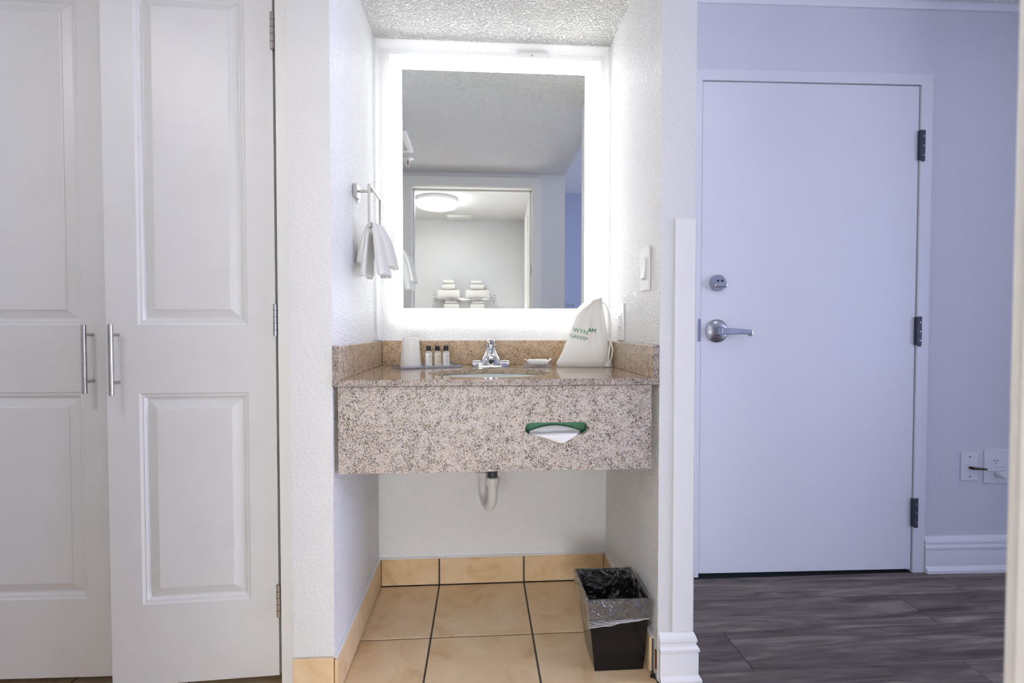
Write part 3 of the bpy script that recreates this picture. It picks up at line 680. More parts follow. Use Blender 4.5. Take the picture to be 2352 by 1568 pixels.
# wrapped cup, upside down
cx, cy = -0.251, 1.748
cu = thing('wrapped_cup', 'upturned plastic cup wrapped in thin white film on the tray', 'cup', (cx, cy, TZ))
random.seed(3)
rings = []
for i, (r_, z) in enumerate([(0.0365, 0.0), (0.0372, 0.004), (0.0355, 0.012), (0.0345, 0.030), (0.0325, 0.055), (0.0310, 0.080), (0.0300, 0.094), (0.0285, 0.100), (0.0262, 0.103)]):
    ring = []
    for k in range(48):
        a = 2 * math.pi * k / 48
        w = 0.0011 * mnoise.noise(Vector((math.cos(a) * 3, math.sin(a) * 3, z * 30))) + (0.0012 * math.sin(a * 9 + z * 40) if 0.01 < z < 0.09 and math.cos(a + 0.9) > 0 else 0)
        ring.append(((r_ + w) * math.cos(a), (r_ + w) * math.sin(a), z))
    rings.append(ring)
obj('wrap', MB().rings(rings), 'cup_wrap', cu, smooth=True)
obj('cup_base', MB().lathe((0, 0, 0.1032), [(0.0262, 0), (0.0250, 0.0014), (0.0235, 0.0005), (0, 0.0005)], 'Z', 32), 'bottle_clear', cu, smooth=True)
# three small bottles
def bottle(x, y, mat, label):
    t = thing('toiletry_bottle', label, 'bottle', (x, y, TZ), 'little toiletry bottles on the tray')
    t.rotation_euler = (0, 0, R(10))
    b_ = obj('bottle_body', MB().rings([rrect(0, 0, 0.0, 0.0128, 0.0128, 24, 6), rrect(0, 0, 0.048, 0.0128, 0.0128, 24, 6)]), mat, t, smooth=True, bevel=0.001, seg=1)
    obj('shoulder', MB().rings([rrect(0, 0, 0.0482, 0.0128, 0.0128, 24, 6), rrect(0, 0, 0.051, 0.0120, 0.0120, 24, 5), rrect(0, 0, 0.053, 0.0085, 0.0085, 24, 2), rrect(0, 0, 0.055, 0.0078, 0.0078, 24, 2)]), 'shoulder_clear', t, smooth=True)
    obj('cap', MB().lathe((0, 0, 0.0552), [(0.0083, 0.0), (0.0087, 0.001), (0.0087, 0.0165), (0.0078, 0.0178), (0.0, 0.0178)], 'Z', 24), 'cap_black', t, smooth=True)
    lab = obj('printed_label', frame_mb(0.000, 0.010, 0.031, 0.038, 0.0006, 0.0094, 0.0316, 0.0374, -0.0131, -0.0127), 'print_grey', t)
    obj('print_line', MB().box(0.0, 0.010, -0.0131, -0.0127, 0.0342, 0.0347), 'print_grey', lab)
    for k in range(4): obj('print_line', MB().box(0.0, 0.009 - 0.001 * (k % 2), -0.01305, -0.0127, 0.010 + k * 0.004, 0.0104 + k * 0.004), 'print_grey', lab)
for x, y, mt, lb in ((-0.190, 1.772, 'bottle_clear', 'black-capped clear grey toiletry bottle, nearest the wrapped cup'), (-0.159, 1.780, 'bottle_cream', 'black-capped toiletry bottle with tan contents, middle one of three'), (-0.1285, 1.786, 'bottle_white', 'black-capped creamy white toiletry bottle, nearest the faucet')):
    bottle(x, y, mt, lb)
# soap on clear dish
sd = thing('soap_dish', 'small clear acrylic dish right of the faucet', 'dish', (0.205, 1.775, Z0))
obj('dish_base', MB().box(-0.050, 0.050, -0.034, 0.034, 0.0003, 0.004), 'acrylic', sd, bevel=0.001, seg=1)
for a in ((-0.052, 0.052, -0.036, -0.0335), (-0.052, 0.052, 0.0335, 0.036), (-0.052, -0.0495, -0.0335, 0.0335), (0.0495, 0.052, -0.0335, 0.0335)):
    obj('dish_rim', MB().box(*a, 0.0043, 0.010), 'acrylic', sd)
so = thing('wrapped_soap', 'white paper-wrapped soap bar with pleated ends on the dish', 'soap', (0.208, 1.773, Z0 + 0.0045))
rings = []
for i in range(15):
    t = i / 14 * 2 - 1; x = 0.042 * t
    s = 1.0 if abs(t) < 0.78 else max(0.18, 1 - (abs(t) - 0.78) / 0.22 * 0.75)
    fl_ = 0.0 if abs(t) < 0.9 else 0.004
    rings.append([(x, 0.024 * s * math.copysign(abs(math.cos(a)) ** .7, math.cos(a)), 0.012 + fl_ + (0.0115 * s + 0.0006 * math.sin(a * 5 + i)) * math.copysign(abs(math.sin(a)) ** .7, math.sin(a))) for a in [2 * math.pi * k / 24 for k in range(24)]])
obj('wrapper', MB().rings(rings), 'soap_paper', so, smooth=True)
for s in (-1, 1):
    rr = [[(s * (0.038 + 0.010 * q), -0.02 + 0.04 * k / 12, 0.014 + q * (0.008 + 0.004 * math.sin(k * 2.1)) + 0.002 * math.sin(k * 1.7 + q * 3)) for k in range(13)] for q in (0, 0.5, 1)]
    mbq = MB().rings(rr, False, False, closed=False)
    o = obj('pleated_end', mbq, 'soap_paper', so, smooth='all'); md = o.modifiers.new('s', 'SOLIDIFY'); md.thickness = 0.0006

# drawstring bag
bg = thing('drawstring_bag', 'white cotton drawstring bag with green lettering leaning on the splash', 'bag', (0.37, 1.755, Z0))
BRot = R(-9)
bg.rotation_euler = (0, 0, BRot)
def lerp_tab(tab, z):
    for (a, va), (b_, vb) in zip(tab, tab[1:]):
        if a <= z <= b_: t = (z - a) / (b_ - a); return va + (vb - va) * t
    return tab[-1][1] if z > tab[-1][0] else tab[0][1]
# outline in the bag's own frame (x along its width, z up): left edge, right edge, half depth
Ltab = [(0.0, -0.092), (0.012, -0.096), (0.05, -0.075), (0.10, -0.055), (0.15, -0.035), (0.19, -0.020), (0.215, -0.004), (0.24, 0.036)]
Rtab = [(0.0, 0.090), (0.012, 0.097), (0.05, 0.098), (0.10, 0.094), (0.15, 0.087), (0.19, 0.081), (0.215, 0.077), (0.24, 0.073)]
Dtab = [(0.0, 0.026), (0.02, 0.036), (0.06, 0.037), (0.10, 0.032), (0.15, 0.025), (0.19, 0.018), (0.215, 0.012), (0.24, 0.008)]
BN, BM = 120, 44
def bag_point(k, z):
    a = 2 * math.pi * k / BN
    l, r_, d = lerp_tab(Ltab, z), lerp_tab(Rtab, z), lerp_tab(Dtab, z)
    c, s = math.cos(a), math.sin(a)
    x = (l + r_) / 2 + (r_ - l) / 2 * math.copysign(abs(c) ** 0.9, c)
    y = d * math.copysign(abs(s) ** 0.85, s)
    t = z / 0.24
    xn = (x - l) / max(r_ - l, 1e-3)
    # creases that run from the gathered mouth toward the base
    crease = 0.0
    for c0, c1, w, amp in ((0.30, 0.20, 0.06, 0.006), (0.52, 0.62, 0.035, 0.009), (0.66, 0.80, 0.05, 0.005), (0.85, 0.93, 0.05, 0.004)):
        cc = c1 + (c0 - c1) * t
        crease += amp * math.exp(-((xn - cc) / w) ** 2) * max(0.0, min(1.0, (t - 0.15) * 2.2))
    gath = 0.0035 * max(0, t - 0.72) / 0.28 * math.sin(xn * 46)
    wob = 0.004 * mnoise.noise(Vector((x * 22, 3.1 + s, z * 14)))
    y += (-1 if s < 0 else 0.5) * (-crease + 0.004 * t) + gath + wob * (0.4 + 0.6 * (1 - t)) * abs(s)
    lean = 0.028 * t
    return (x, y + lean, max(z, 0.0))
rings = []
for i in range(BM + 1):
    z = 0.24 * i / BM
    rings.append([bag_point(k, z) for k in range(BN)])
# slanted mouth: higher on the right
for i, rg in enumerate(rings):
    t = i / BM
    if t > 0.8:
        rings[i] = [(p[0], p[1], p[2] + 0.012 * (t - 0.8) / 0.2 * ((p[0] - 0.035) / 0.04)) for p in rg]
bag = obj('pouch', MB().rings(rings), 'canvas', bg, smooth='all')
top = rings[-1]; tc = Vector((sum(p[0] for p in top), sum(p[1] for p in top), sum(p[2] for p in top))) / BN
obj('hem_fold', MB().rings([[(Vector(p) - tc) * 1.06 + tc + Vector((0, 0, -0.008)) for p in top], [(Vector(p) - tc) * 1.10 + tc + Vector((0, 0, -0.003)) for p in top], [(Vector(p) - tc) * 1.04 + tc + Vector((0, 0, 0.003)) for p in top], [(Vector(p) - tc) * 0.9 + tc + Vector((0, 0, 0.002)) for p in top]], False, True), 'canvas', bg, smooth='all')
obj('corner_tab', MB().rings([[(0.078, -0.020, 0.0025), (0.096, -0.024, 0.001), (0.110, -0.014, 0.0005), (0.104, 0.0, 0.006)], [(0.082, -0.018, 0.020), (0.094, -0.021, 0.024), (0.104, -0.012, 0.026), (0.100, 0.0, 0.024)]]), 'canvas', bg, bevel=0.003, smooth=True)
def spline(pts, n=8):
    out = []; P_ = [Vector(p) for p in pts]; P_ = [P_[0] * 2 - P_[1]] + P_ + [P_[-1] * 2 - P_[-2]]
    for i in range(1, len(P_) - 2):
        for k in range(n):
            t = k / n; a, b_, c, d = P_[i - 1:i + 3]
            out.append(0.5 * ((2 * b_) + (c - a) * t + (2 * a - 5 * b_ + 4 * c - d) * t * t + (3 * b_ - a - 3 * c + d) * t ** 3))
    out.append(P_[-2]); return out
obj('cord', MB().tube(spline([(0.070, 0.006, 0.236), (0.082, -0.004, 0.228), (0.094, -0.010, 0.195), (0.101, -0.012, 0.150), (0.101, -0.016, 0.105), (0.095, -0.030, 0.065), (0.090, -0.036, 0.035), (0.094, -0.034, 0.012)]), 0.0026, 8), 'canvas', bg, smooth='all')
obj('cord', MB().tube(spline([(0.090, -0.010, 0.108), (0.099, -0.022, 0.094), (0.1055, -0.034, 0.068), (0.103, -0.040, 0.044), (0.098, -0.040, 0.026), (0.094, -0.036, 0.010)]), 0.0026, 8), 'canvas', bg, smooth='all')
# lettering laid on the cloth
deps = bpy.context.evaluated_depsgraph_get()
bmb = bmesh.new(); bmb.from_mesh(bag.data); bvh = BVHTree.FromBMesh(bmb)
def lettering(text, x, z, size, slope, stretch, clip=None):
    cu_ = bpy.data.curves.new('lettering', 'FONT'); cu_.body = text; cu_.size = size; cu_.fill_mode = 'FRONT'
    tmp = bpy.data.objects.new('tmp_text', cu_); COL.objects.link(tmp)
    bpy.context.view_layer.update()
    dg = bpy.context.evaluated_depsgraph_get()
    me = bpy.data.meshes.new_from_object(tmp.evaluated_get(dg))
    bpy.data.objects.remove(tmp); bpy.data.curves.remove(cu_)
    bm = bmesh.new(); bm.from_mesh(me)
    if clip is not None:
        bmesh.ops.bisect_plane(bm, geom=list(bm.verts) + list(bm.edges) + list(bm.faces), plane_co=(clip, 0, 0), plane_no=(1, 0, 0), clear_outer=True)
    bmesh.ops.subdivide_edges(bm, edges=bm.edges, cuts=1)
    for sh_ in (0.0005, 0.0010):
        dd = bmesh.ops.duplicate(bm, geom=[f_ for f_ in bm.faces if not f_.tag])
        for g_ in dd['geom']:
            if isinstance(g_, bmesh.types.BMVert): g_.co.x += 0.0005; g_.co.y += 0.0002
        for g_ in dd['geom']:
            if isinstance(g_, bmesh.types.BMFace): g_.tag = False
        if sh_ == 0.0005:
            keep = set(g_ for g_ in dd['geom'] if isinstance(g_, bmesh.types.BMFace))
            for f_ in bm.faces: f_.tag = f_ not in keep
    for v_ in bm.verts:
        u, w = v_.co.x * stretch, v_.co.y
        px_, pz_ = x + u, z + w + slope * u
        hit = bvh.ray_cast(Vector((px_, -0.3, pz_)), Vector((0, 1, 0)))
        yy = hit[0].y if hit[0] is not None else -0.03
        v_.co = Vector((px_, yy - 0.0009, pz_))
    bm.to_mesh(me); bm.free(); me.materials.clear(); me.materials.append(MATS['green_print'])
    o = bpy.data.objects.new('lettering', me); COL.objects.link(o); o.parent = bg
    return o
lettering('WYND', -0.034, 0.130, 0.0215, -0.24, 1.04, clip=0.0512)
lettering('AM', 0.0195, 0.1285, 0.0200, -0.14, 1.0)
lettering('GARDEN', -0.045, 0.1085, 0.0180, -0.20, 0.95, clip=0.0660)
bmb.free()

# ------------------------------------------------------------------ towel ring and hand towel
tg = thing('towel_ring', 'brushed nickel square towel ring on the left alcove wall', 'towel ring', (AL, 1.575, 1.44))
K = Off(tg)
K('wall_plate', MB().box(AL + .0003, AL + 0.014, 1.552, 1.596, 1.418, 1.458), 'brushed_nickel', bevel=0.001, seg=1)
K('plate_cover', MB().box(AL + .0003, AL + 0.006, 1.596, 1.614, 1.410, 1.462), 'white_plastic', bevel=0.001, seg=1)
K('post', MB().tube([(AL + 0.012, 1.574, 1.440), (-0.345, 1.574, 1.440)], 0.0042, 12), 'brushed_nickel', smooth=True)
lx = -0.345
K('ring_bar', MB().box(lx - 0.004, lx + 0.004, 1.530, 1.5375, 1.318, 1.452), 'brushed_nickel', bevel=0.0008, seg=1)
K('ring_bar', MB().box(lx - 0.004, lx + 0.004, 1.6925, 1.700, 1.318, 1.452), 'brushed_nickel', bevel=0.0008, seg=1)
K('ring_bar', MB().box(lx - 0.004, lx + 0.004, 1.5375, 1.6925, 1.4445, 1.452), 'brushed_nickel', bevel=0.0008, seg=1)
K('ring_bar', MB().box(lx - 0.004, lx + 0.004, 1.5375, 1.6925, 1.318, 1.3255), 'brushed_nickel', bevel=0.0008, seg=1)
# towel drawn through the ring: four hanging folds, one cloth
tw = MB()
def fold(prof, y0, y1, th0, th1, seed):
    rings = []
    N = 16
    for i in range(len(prof) * 4 - 3):
        a, t = divmod(i, 4); t /= 4
        p = prof[a]; q = prof[min(a + 1, len(prof) - 1)]
        x = p[0] + (q[0] - p[0]) * t; z = p[1] + (q[1] - p[1]) * t
        f = i / (len(prof) * 4 - 4)
        th = th0 + (th1 - th0) * f
        ya, yb = y0(f), y1(f)
        ring = []
        for k in range(N):
            s = k / (N - 1); y = ya + (yb - ya) * s
            w = 0.004 * math.sin(s * 9 + seed + f * 2) * f
            e = math.sin(math.pi * min(max(s, 0.0), 1.0)) ** 0.35
            ring.append((x + w - th / 2 * e, y, z + 0.003 * math.sin(seed * 3 + s * 7) * f))
        for k in range(N - 1, -1, -1):
            s = k / (N - 1); y = ya + (yb - ya) * s
            w = 0.004 * math.sin(s * 9 + seed + f * 2) * f
            e = math.sin(math.pi * min(max(s, 0.0), 1.0)) ** 0.35
            ring.append((x + w + th / 2 * e + 0.0005, y, z + 0.003 * math.sin(seed * 3 + s * 7) * f))
        rings.append(ring)
    tw.rings(rings)
yA = lambda f: 1.555 - 0.022 * f
fold([(-0.345, 1.338), (-0.356, 1.330), (-0.368, 1.298), (-0.378, 1.255), (-0.3845, 1.210)], lambda f: 1.548 - 0.004 * f, lambda f: 1.67 + 0.01 * f, 0.016, 0.022, 0.3)
fold([(-0.343, 1.338), (-0.352, 1.325), (-0.358, 1.280), (-0.362, 1.230), (-0.364, 1.172)], lambda f: 1.541 - 0.012 * f, lambda f: 1.66, 0.016, 0.026, 1.3)
fold([(-0.347, 1.340), (-0.336, 1.334), (-0.326, 1.290), (-0.318, 1.230), (-0.308, 1.172)], lambda f: 1.540 - 0.014 * f, lambda f: 1.65, 0.018, 0.036, 2.1)
fold([(-0.347, 1.342), (-0.328, 1.336), (-0.311, 1.305), (-0.297, 1.255), (-0.289, 1.206)], lambda f: 1.560 - 0.004 * f, lambda f: 1.68 + 0.01 * f, 0.016, 0.024, 3.7)
tow = obj('hand_towel', tw, 'terry', smooth='all')
md = tow.modifiers.new('remesh', 'REMESH'); md.mode = 'VOXEL'; md.voxel_size = 0.0022; md.use_smooth_shade = True
md = tow.modifiers.new('smooth', 'SMOOTH'); md.factor = 0.5; md.iterations = 3
tag(tow, 'white terry hand towel hanging through the square towel ring', 'towel')

# ------------------------------------------------------------------ switch and outlet on the right alcove wall
sw = thing('light_switch', 'white rocker light switch on the right alcove wall', 'light switch', (AR, 1.445, 1.185))
K = Off(sw)
K('plate', MB().box(AR - 0.006, AR - .0003, 1.405, 1.484, 1.120, 1.251), 'white_plastic', bevel=0.002)
K('rocker_frame', MB().box(AR - 0.0075, AR - 0.0055, 1.4275, 1.4615, 1.152, 1.219), 'grey_plastic', bevel=0.0006, seg=1)
K('rocker', MB().rings([[(AR - 0.0075, y, 1.155), (AR - 0.0075, y, 1.216), (AR - 0.0095, y, 1.216), (AR - 0.0085, y, 1.186), (AR - 0.0140, y, 1.157)] for y in (1.430, 1.459)]), 'white_plastic')
ou = thing('wall_outlet', 'white outlet on the right alcove wall above the splash', 'outlet', (AR, 1.70, 1.02))
K = Off(ou)
K('plate', MB().box(AR - 0.006, AR - .0003, 1.660, 1.739, 0.9645, 1.094), 'white_plastic', bevel=0.002)
rc = K('receptacle', MB().box(AR - 0.0078, AR - 0.0055, 1.6825, 1.7165, 0.995, 1.062), 'white_plastic', bevel=0.0006, seg=1)
def slot_mb(y, z, w, h): 
    m_ = MB().box(AR - 0.0082, AR - 0.0077, y - w, y + w, z - h, z + h); m_.v = [tuple(Vector(p) - K.l) for p in m_.v]; return m_
for z in (1.046, 1.010):
    obj('slot', slot_mb(1.692, z, 0.0012, 0.004), 'hole_black', rc); obj('slot', slot_mb(1.706, z, 0.0012, 0.004), 'hole_black', rc)
    obj('ground_hole', slot_mb(1.699, z - 0.008, 0.002, 0.002), 'hole_black', rc)
obj('test_button', slot_mb(1.699, 1.029, 0.008, 0.003), 'grey_plastic', rc)

# ------------------------------------------------------------------ wastebasket and its liner
TZt = 0.225
wb = thing('wastebasket', 'glossy black square wastebasket on the tile floor', 'wastebasket', (0.402, 1.45, 0))
K = Off(wb)
def sqr(x0, x1, y0, y1, z, n=6):
    out = []
    for a, b_ in (((x0, y0), (x1, y0)), ((x1, y0), (x1, y1)), ((x1, y1), (x0, y1)), ((x0, y1), (x0, y0))):
        for k in range(n): out.append((a[0] + (b_[0] - a[0]) * k / n, a[1] + (b_[1] - a[1]) * k / n, z))
    return out
bx0, bx1, by0, by1 = 0.331, 0.476, 1.380, 1.505
tx0, tx1, ty0, ty1 = 0.303, 0.486, 1.352, 1.540
T = 0.004
K('bin_body', MB().rings([sqr(bx0, bx1, by0, by1, 0.001), sqr(tx0, tx1, ty0, ty1, TZt), sqr(tx0 + T, tx1 - T, ty0 + T, ty1 - T, TZt), sqr(bx0 + T, bx1 - T, by0 + T, by1 - T, 0.006)], True, True), 'black_plastic', smooth=True)
ln = MB()
random.seed(11)
n = 22
def lerp(a, b_, t): return a + (b_ - a) * t
def film_ring(t, off, z, amp, zamp=0.0, seed=0.0):
    x0, x1, y0, y1 = lerp(bx0, tx0, t) - off, lerp(bx1, tx1, t) + off, lerp(by0, ty0, t) - off, lerp(by1, ty1, t) + off
    out = []
    for p in sqr(x0, x1, y0, y1, z, n):
        c = Vector(((x0 + x1) / 2, (y0 + y1) / 2, 0)); d = (Vector((p[0], p[1], 0)) - c).normalized()
        q = Vector((p[0] * 30, p[1] * 30, z * 30 + seed))
        nz = mnoise.noise(q) + 0.6 * mnoise.noise(q * 2.3)
        w = amp * nz
        out.append((p[0] + d.x * w, p[1] + d.y * w, z + zamp * mnoise.noise(q * 0.6 + Vector((5, 5, 5)))))
    return out
R_ = [film_ring(0.10, -0.012, 0.03, 0.004, 0, 1), film_ring(0.35, -0.011, 0.085, 0.006, 0, 2), film_ring(0.6, -0.011, 0.14, 0.006, 0, 3), film_ring(0.85, -0.010, 0.195, 0.0045, 0, 4), film_ring(1, -0.0075, TZt - 0.006, 0.002, 0.002, 5),
      film_ring(1, -0.002, TZt + 0.003, 0.0008, 0.001, 6), film_ring(1, 0.003, TZt + 0.0015, 0.001, 0.001, 7)]
def skirt(k):
    return None
# the outer skirt hangs lower at the left and dips to a knot at the right front corner
def skirt_ring(f, seed):
    out = []
    base = sqr(tx0, tx1, ty0, ty1, 0, n)
    for i, p in enumerate(base):
        side = i / n   # 0..1 front (left to right), 1..2 right, 2..3 back, 3..4 left
        if side <= 1: drop = lerp(0.082, 0.060, side)
        elif side <= 2: drop = lerp(0.060, 0.050, side - 1) + 0.045 * math.exp(-((side - 1.25) / 0.2) ** 2)
        elif side <= 3: drop = 0.05
        else: drop = lerp(0.05, 0.092, min(1, (side - 3) * 1.2))
        z = TZt - drop * f
        t = z / TZt
        x0, x1, y0, y1 = lerp(bx0, tx0, t), lerp(bx1, tx1, t), lerp(by0, ty0, t), lerp(by1, ty1, t)
        u = sqr(x0, x1, y0, y1, z, n)[i]
        c = Vector(((x0 + x1) / 2, (y0 + y1) / 2, 0)); d = (Vector((u[0], u[1], 0)) - c); d.normalize()
        q = Vector((u[0] * 26, u[1] * 26, f * 3 + seed))
        off = 0.0045 + 0.0035 * (1 + mnoise.noise(q)) * (0.5 + f * 0.5)
        if 1 <= side <= 2: off = min(off, 0.004 + 0.002 * f)
        if side > 3 : off += 0.006 * f
        out.append((min(u[0] + d.x * off, AR - 0.0125 if z < 0.11 else AR - 0.002), u[1] + d.y * off, z + 0.004 * f * mnoise.noise(q * 1.3)))
    return out
for f in (0.12, 0.3, 0.5, 0.7, 0.85, 1.0): R_.append(skirt_ring(f, 2.0))
ln.rings(R_, True, False)
li = obj('bin_liner', ln, 'film', smooth='all')
li.data.materials.append(MATS['film_outer'])
for p_ in li.data.polygons:
    if p_.index >= (len(R_) - 7) * 4 * n: p_.material_index = 1
tag(li, 'crinkled clear plastic liner folded over the rim of the wastebasket', 'bin liner')
# gathered band along the lower hem of the liner
rope = [Vector(p) for p in skirt_ring(0.96, 2.0)[:n + 1]]
for dz, rr_ in ((0.0, 0.0016), (0.006, 0.0012), (0.011, 0.001), (0.017, 0.0009)):
    obj('hem_gather', MB().tube([p + Vector((0, -0.0012, dz * (1 - i / n) + 0.0008 * math.sin(i * 1.3 + dz * 500))) for i, p in enumerate(rope)], rr_, 6), 'film_hem', li, smooth='all')

# black scrap by the skirting
tag(obj('rubber_scrap', MB().rings([[(0.484, 1.345, 0.0005), (0.499, 1.337, 0.0005), (0.500, 1.352, 0.0005), (0.488, 1.356, 0.0005)], [(0.486, 1.346, 0.008), (0.498, 1.340, 0.012), (0.4985, 1.351, 0.010), (0.489, 1.354, 0.006)]]), 'black_plastic', bevel=0.001), 'small black rubber scrap on the floor beside the white baseboard', 'scrap')

# ------------------------------------------------------------------ plates on the entry wall
def dthing(name, label, cat): return thing(name, label, cat, mw=DW)
cx_ = dthing('cable_plate', 'white coaxial cable wall plate right of the entry door', 'wall plate')
obj('plate', MB().box(1.106, 1.178, 0.0, 0.0057, 0.377, 0.492), 'white_plastic', cx_, bevel=0.002)
for z in (0.476, 0.393): obj('screw', MB().lathe((1.142, -0.0008, z), [(0.003, 0), (0.003, 0.001)], 'Y', 10), 'brass_dark', cx_)
obj('connector', MB().tube([(1.142, 0.0, 0.431), (1.142, -0.010, 0.431)], 0.0055, 12), 'brass_dark', cx_, smooth=True)
cb = dthing('coaxial_cable', 'thin white cable with dark plug crossing the outlet plate', 'cable')
obj('cord', MB().tube(spline([(1.190, -0.016, 0.427), (1.215, -0.018, 0.425), (1.260, -0.030, 0.430), (1.32, -0.036, 0.431), (1.42, -0.03, 0.425)]), 0.0028, 8), 'white_plastic', cb, smooth='all')
obj('plug', MB().tube([(1.142, -0.013, 0.431), (1.150, -0.016, 0.431), (1.165, -0.016, 0.430), (1.198, -0.016, 0.427)], [0.0055, 0.0062, 0.0052, 0.004], 12), 'brass_dark', cb, smooth=True)
op = dthing('outlet_plate', 'white double outlet plate at the foreground door jamb', 'outlet')
obj('plate', MB().box(1.206, 1.330, 0.0, 0.0057, 0.364, 0.505), 'white_plastic', op, bevel=0.003)
rc = obj('receptacle', MB().lathe((1.253, 0.0005, 0.455), [(0.017, 0), (0.017, -0.002)], 'Y', 24, 1.0, 0.82), 'white_plastic', op)
for du in (-0.006, 0.006): obj('slot', MB().box(1.253 + du - 0.001, 1.253 + du + 0.001, -0.0022, -0.0014, 0.455, 0.463), 'hole_black', rc)
obj('ground_hole', MB().lathe((1.253, -0.0018, 0.447), [(0.0022, 0), (0.0022, -0.0004)], 'Y', 10), 'hole_black', rc)
ap = dthing('plug_adapter', 'round white plug pushed into the double outlet plate', 'plug')
obj('housing', MB().lathe((1.268, -0.0005, 0.410), [(0.017, 0), (0.020, -0.006), (0.020, -0.022), (0.016, -0.028), (0, -0.028)], 'Y', 10), 'white_plastic', ap, smooth=True)

# ------------------------------------------------------------------ what the mirror shows behind the camera, plus two added fill lamps
bl = thing('ceiling_lamp', 'round white flush lamp glowing on the bathroom ceiling in the mirror', 'ceiling lamp', (-0.40, -0.76, 2.2))
K = Off(bl)
K('lamp_base', MB().lathe((-0.40, -0.76, 2.165), [(0.182, 0.0), (0.186, 0.004), (0.186, 0.0345)], 'Z', 48), 'white_plastic', smooth=True)
K('diffuser', MB().lathe((-0.40, -0.76, 2.125), [(0.0, 0.0), (0.165, 0.0), (0.176, 0.006), (0.180, 0.016), (0.180, 0.0395)], 'Z', 48, caps=False), 'bath_lamp', smooth=True)
bv = thing('exhaust_grille', 'white exhaust grille on the bathroom ceiling behind the round lamp', 'vent', (-0.22, -1.46, 2.2))
K = Off(bv)
K('grille_frame', MB().box(-0.36, -0.10, -1.56, -1.36, 2.188, 2.1997), 'white_plastic', bevel=0.004)
for k in range(8): K('louvre', MB().box(-0.345, -0.13, -1.545 + k * 0.022, -1.535 + k * 0.022, 2.183, 2.188), 'white_plastic')
hl = thing('hall_fill_lamp', 'added flush round fill lamp on the low ceiling before the closet', 'ceiling lamp', (-1.15, 0.48, CZ))  # unseen lamp added to brighten the closet doors
K = Off(hl)
K('lamp_base', MB().lathe((-1.15, 0.48, 2.085), [(0.152, 0.0), (0.155, 0.0145)], 'Z', 40), 'white_plastic', smooth=True)
K('diffuser', MB().lathe((-1.15, 0.48, 2.055), [(0.0, 0.0), (0.10, 0.003), (0.135, 0.012), (0.150, 0.0295)], 'Z', 40, caps=False), 'hall_fill_lamp', smooth=True)
el = thing('entry_fill_lamp', 'added flush round fill lamp on the entry ceiling before the entry door', 'ceiling lamp', (1.30, 0.75, EZ))  # unseen lamp added as fill for the door wall and hall
K = Off(el)
K('lamp_base', MB().lathe((1.30, 0.75, EZ - 0.015), [(0.172, 0.0), (0.175, 0.0145)], 'Z', 40), 'white_plastic', smooth=True)
K('diffuser', MB().lathe((1.30, 0.75, EZ - 0.055), [(0.0, 0.0), (0.12, 0.004), (0.155, 0.014), (0.170, 0.0395)], 'Z', 40, caps=False), 'entry_fill_lamp', smooth=True)
rg = thing('return_grille', 'square white air grille on the low ceiling at the mirror edge', 'vent', (-0.56, 0.86, CZ))
K = Off(rg)
K('grille_frame', frame_mb(-0.71, -0.405, 0.0, 0.0, 0, 0, 0, 0, 0, 0) if False else MB().box(-0.71, -0.41, 0.70, 0.735, 2.088, CZ - .0003).box(-0.71, -0.41, 0.985, 1.02, 2.088, CZ - .0003).box(-0.71, -0.675, 0.735, 0.985, 2.088, CZ - .0003).box(-0.445, -0.41, 0.735, 0.985, 2.088, CZ - .0003), 'white_plastic', bevel=0.003)
K('grille_mesh', MB().box(-0.675, -0.445, 0.735, 0.985, 2.096, CZ - .0003), 'grey_plastic')
sp_ = thing('sprinkler', 'white fire sprinkler head on the low ceiling at the mirror edge', 'sprinkler', (-0.467, 0.56, CZ))
K = Off(sp_)
K('escutcheon', MB().lathe((-0.467, 0.56, 2.0997), [(0.038, 0), (0.036, -0.004), (0.015, -0.008), (0.0, -0.008)], 'Z', 24), 'white_plastic', smooth=True)
K('frame_arm', MB().tube([(-0.480, 0.56, 2.094), (-0.482, 0.56, 2.070), (-0.467, 0.56, 2.055), (-0.452, 0.56, 2.070), (-0.454, 0.56, 2.094)], 0.003, 8), 'white_plastic', smooth=True)
K('bulb', MB().tube([(-0.467, 0.56, 2.090), (-0.467, 0.56, 2.056)], 0.0025, 8), 'rust', smooth=True)
K('deflector', MB().lathe((-0.467, 0.56, 2.050), [(0.014, 0), (0.014, 0.002)], 'Z', 16), 'white_plastic')
# towel rack
rk = thing('towel_rack', 'chrome two-tier towel rack on the bathroom wall in the mirror', 'towel rack', (-0.18, -1.615, 1.30))
K = Off(rk)
rx0, rx1, ry0, ry1, rz = -0.500, 0.146, -1.45, -1.585, 1.335
for x in (rx0, rx1):
    K('side_bracket', MB().tube(spline([(x, -1.614, rz - 0.20), (x, -1.56, rz - 0.20), (x, ry0 - 0.02, rz - 0.16), (x, ry0, rz - 0.10), (x, ry0, rz), (x, ry0 - 0.02, rz + 0.035), (x, ry0 - 0.05, rz + 0.02), (x, -1.614, rz)], 6), 0.010, 10), 'chrome', smooth='all')
    K('wall_post', MB().lathe((x, -1.6145, rz), [(0.022, 0), (0.020, 0.008), (0.010, 0.012)], 'Y', 20), 'chrome', smooth=True)
for k in range(5):
    K('shelf_rod', MB().tube([(rx0, lerp(ry0, ry1, k / 4), rz), (rx1, lerp(ry0, ry1, k / 4), rz)], 0.007 if k == 0 else 0.005, 10), 'chrome', smooth='all')
    K('shelf_rod', MB().tube([(rx0, lerp(ry0, ry1, k / 4), rz - 0.115), (rx1, lerp(ry0, ry1, k / 4), rz - 0.115)], 0.005, 10), 'chrome', smooth='all')
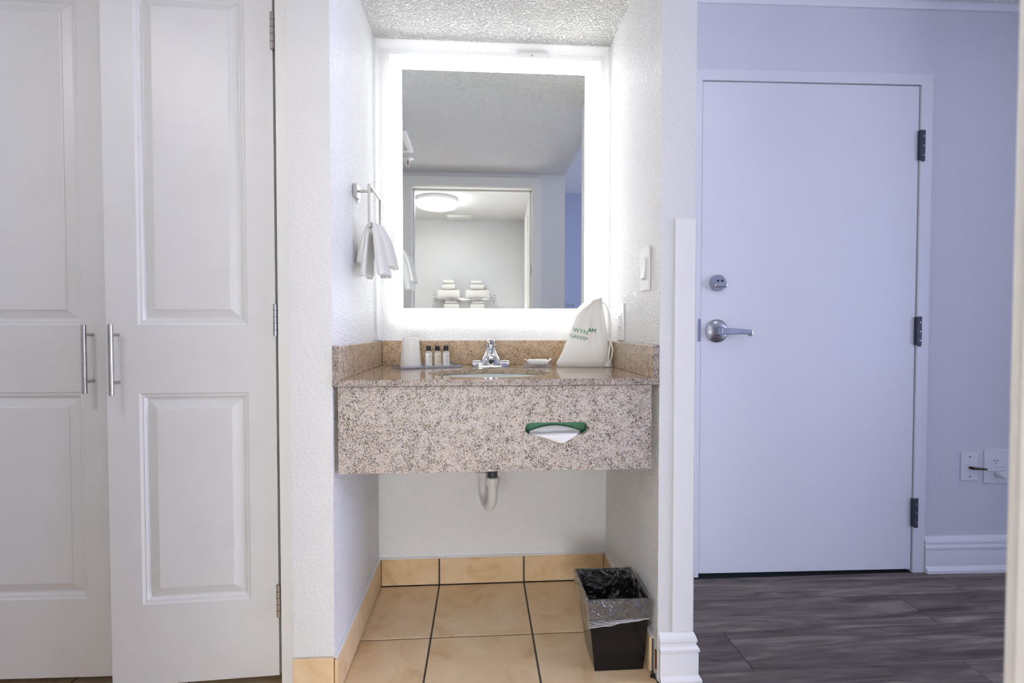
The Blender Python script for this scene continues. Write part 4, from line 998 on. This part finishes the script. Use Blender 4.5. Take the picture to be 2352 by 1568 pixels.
def folded(name, label, x0, x1, y0, y1, z0, z1, lay, group, seed=0):
    # a folded towel: rounded fold toward the room, layers at the ends
    mb = MB(); rings = []
    for i in range(13):
        x = lerp(x0, x1, i / 12); e = 1.0 if 0 < i < 12 else 0.88
        ring = []
        for k in range(20):
            a = 2 * math.pi * k / 20; c, s = math.cos(a), math.sin(a)
            w = 0.0025 * mnoise.noise(Vector((x * 20 + seed, c * 2, s * 2)))
            ring.append((x, (y0 + y1) / 2 + ((y1 - y0) / 2 * e + w) * math.copysign(abs(c) ** 0.5, c), (z0 + z1) / 2 + ((z1 - z0) / 2 * e + w) * math.copysign(abs(s) ** 0.55, s)))
        rings.append(ring)
    o = tag(obj(name, mb.rings(rings), 'terry', smooth='all'), label, 'towel', group)
    return o
G_ = 'folded towels on the rack'
for side, (a, b_, c, d, e, f) in {'left': (-0.470, -0.222, -0.421, -0.272, -0.409, -0.290), 'right': (-0.168, 0.092, -0.117, 0.029, -0.108, 0.014)}.items():
    w = 'above the plug-free side' 
    folded('folded_towel', 'large folded white bath towel, bottom of the %s stack on the rack' % side, a, b_, -1.58, -1.45, rz + 0.008, rz + 0.098, 3, G_, 1)
    folded('folded_towel', 'medium folded white towel, middle of the %s stack on the rack' % side, c, d, -1.57, -1.455, rz + 0.099, rz + 0.158, 2, G_, 5)
    folded('folded_towel', 'small folded white washcloth, top of the %s stack on the rack' % side, e, f, -1.565, -1.46, rz + 0.159, rz + 0.202 - (0.006 if side == 'right' else 0), 2, G_, 9)
for side, (a, b_) in {'left': (-0.396, -0.239), 'right': (-0.115, 0.038)}.items():
    for k, (zz0, zz1, ins) in enumerate(((-0.109, -0.052, 0.0), (-0.0515, -0.036, 0.010), (-0.0355, -0.018, 0.020))):
        folded('folded_towel', '%s folded towel in the %s pile under the rack shelf' % (('thick lowest', 'thin middle', 'thin top')[k], side), a + ins, b_ - ins, -1.57, -1.46 - ins * .3, rz + zz0, rz + zz1, 1, G_, 13 + k)
# hook on the far entry wall
hk = thing('robe_hook', 'small chrome hook plate on the bluish wall in the mirror', 'hook', (0.90, -1.1, 1.255))
K = Off(hk)
K('hook_plate', MB().box(0.87, 0.93, -1.0997, -1.092, 1.244, 1.264), 'chrome', bevel=0.002)
for x in (0.88, 0.92): K('peg', MB().tube([(x, -1.094, 1.252), (x, -1.07, 1.248), (x, -1.062, 1.262)], 0.005, 10), 'chrome', smooth=True)
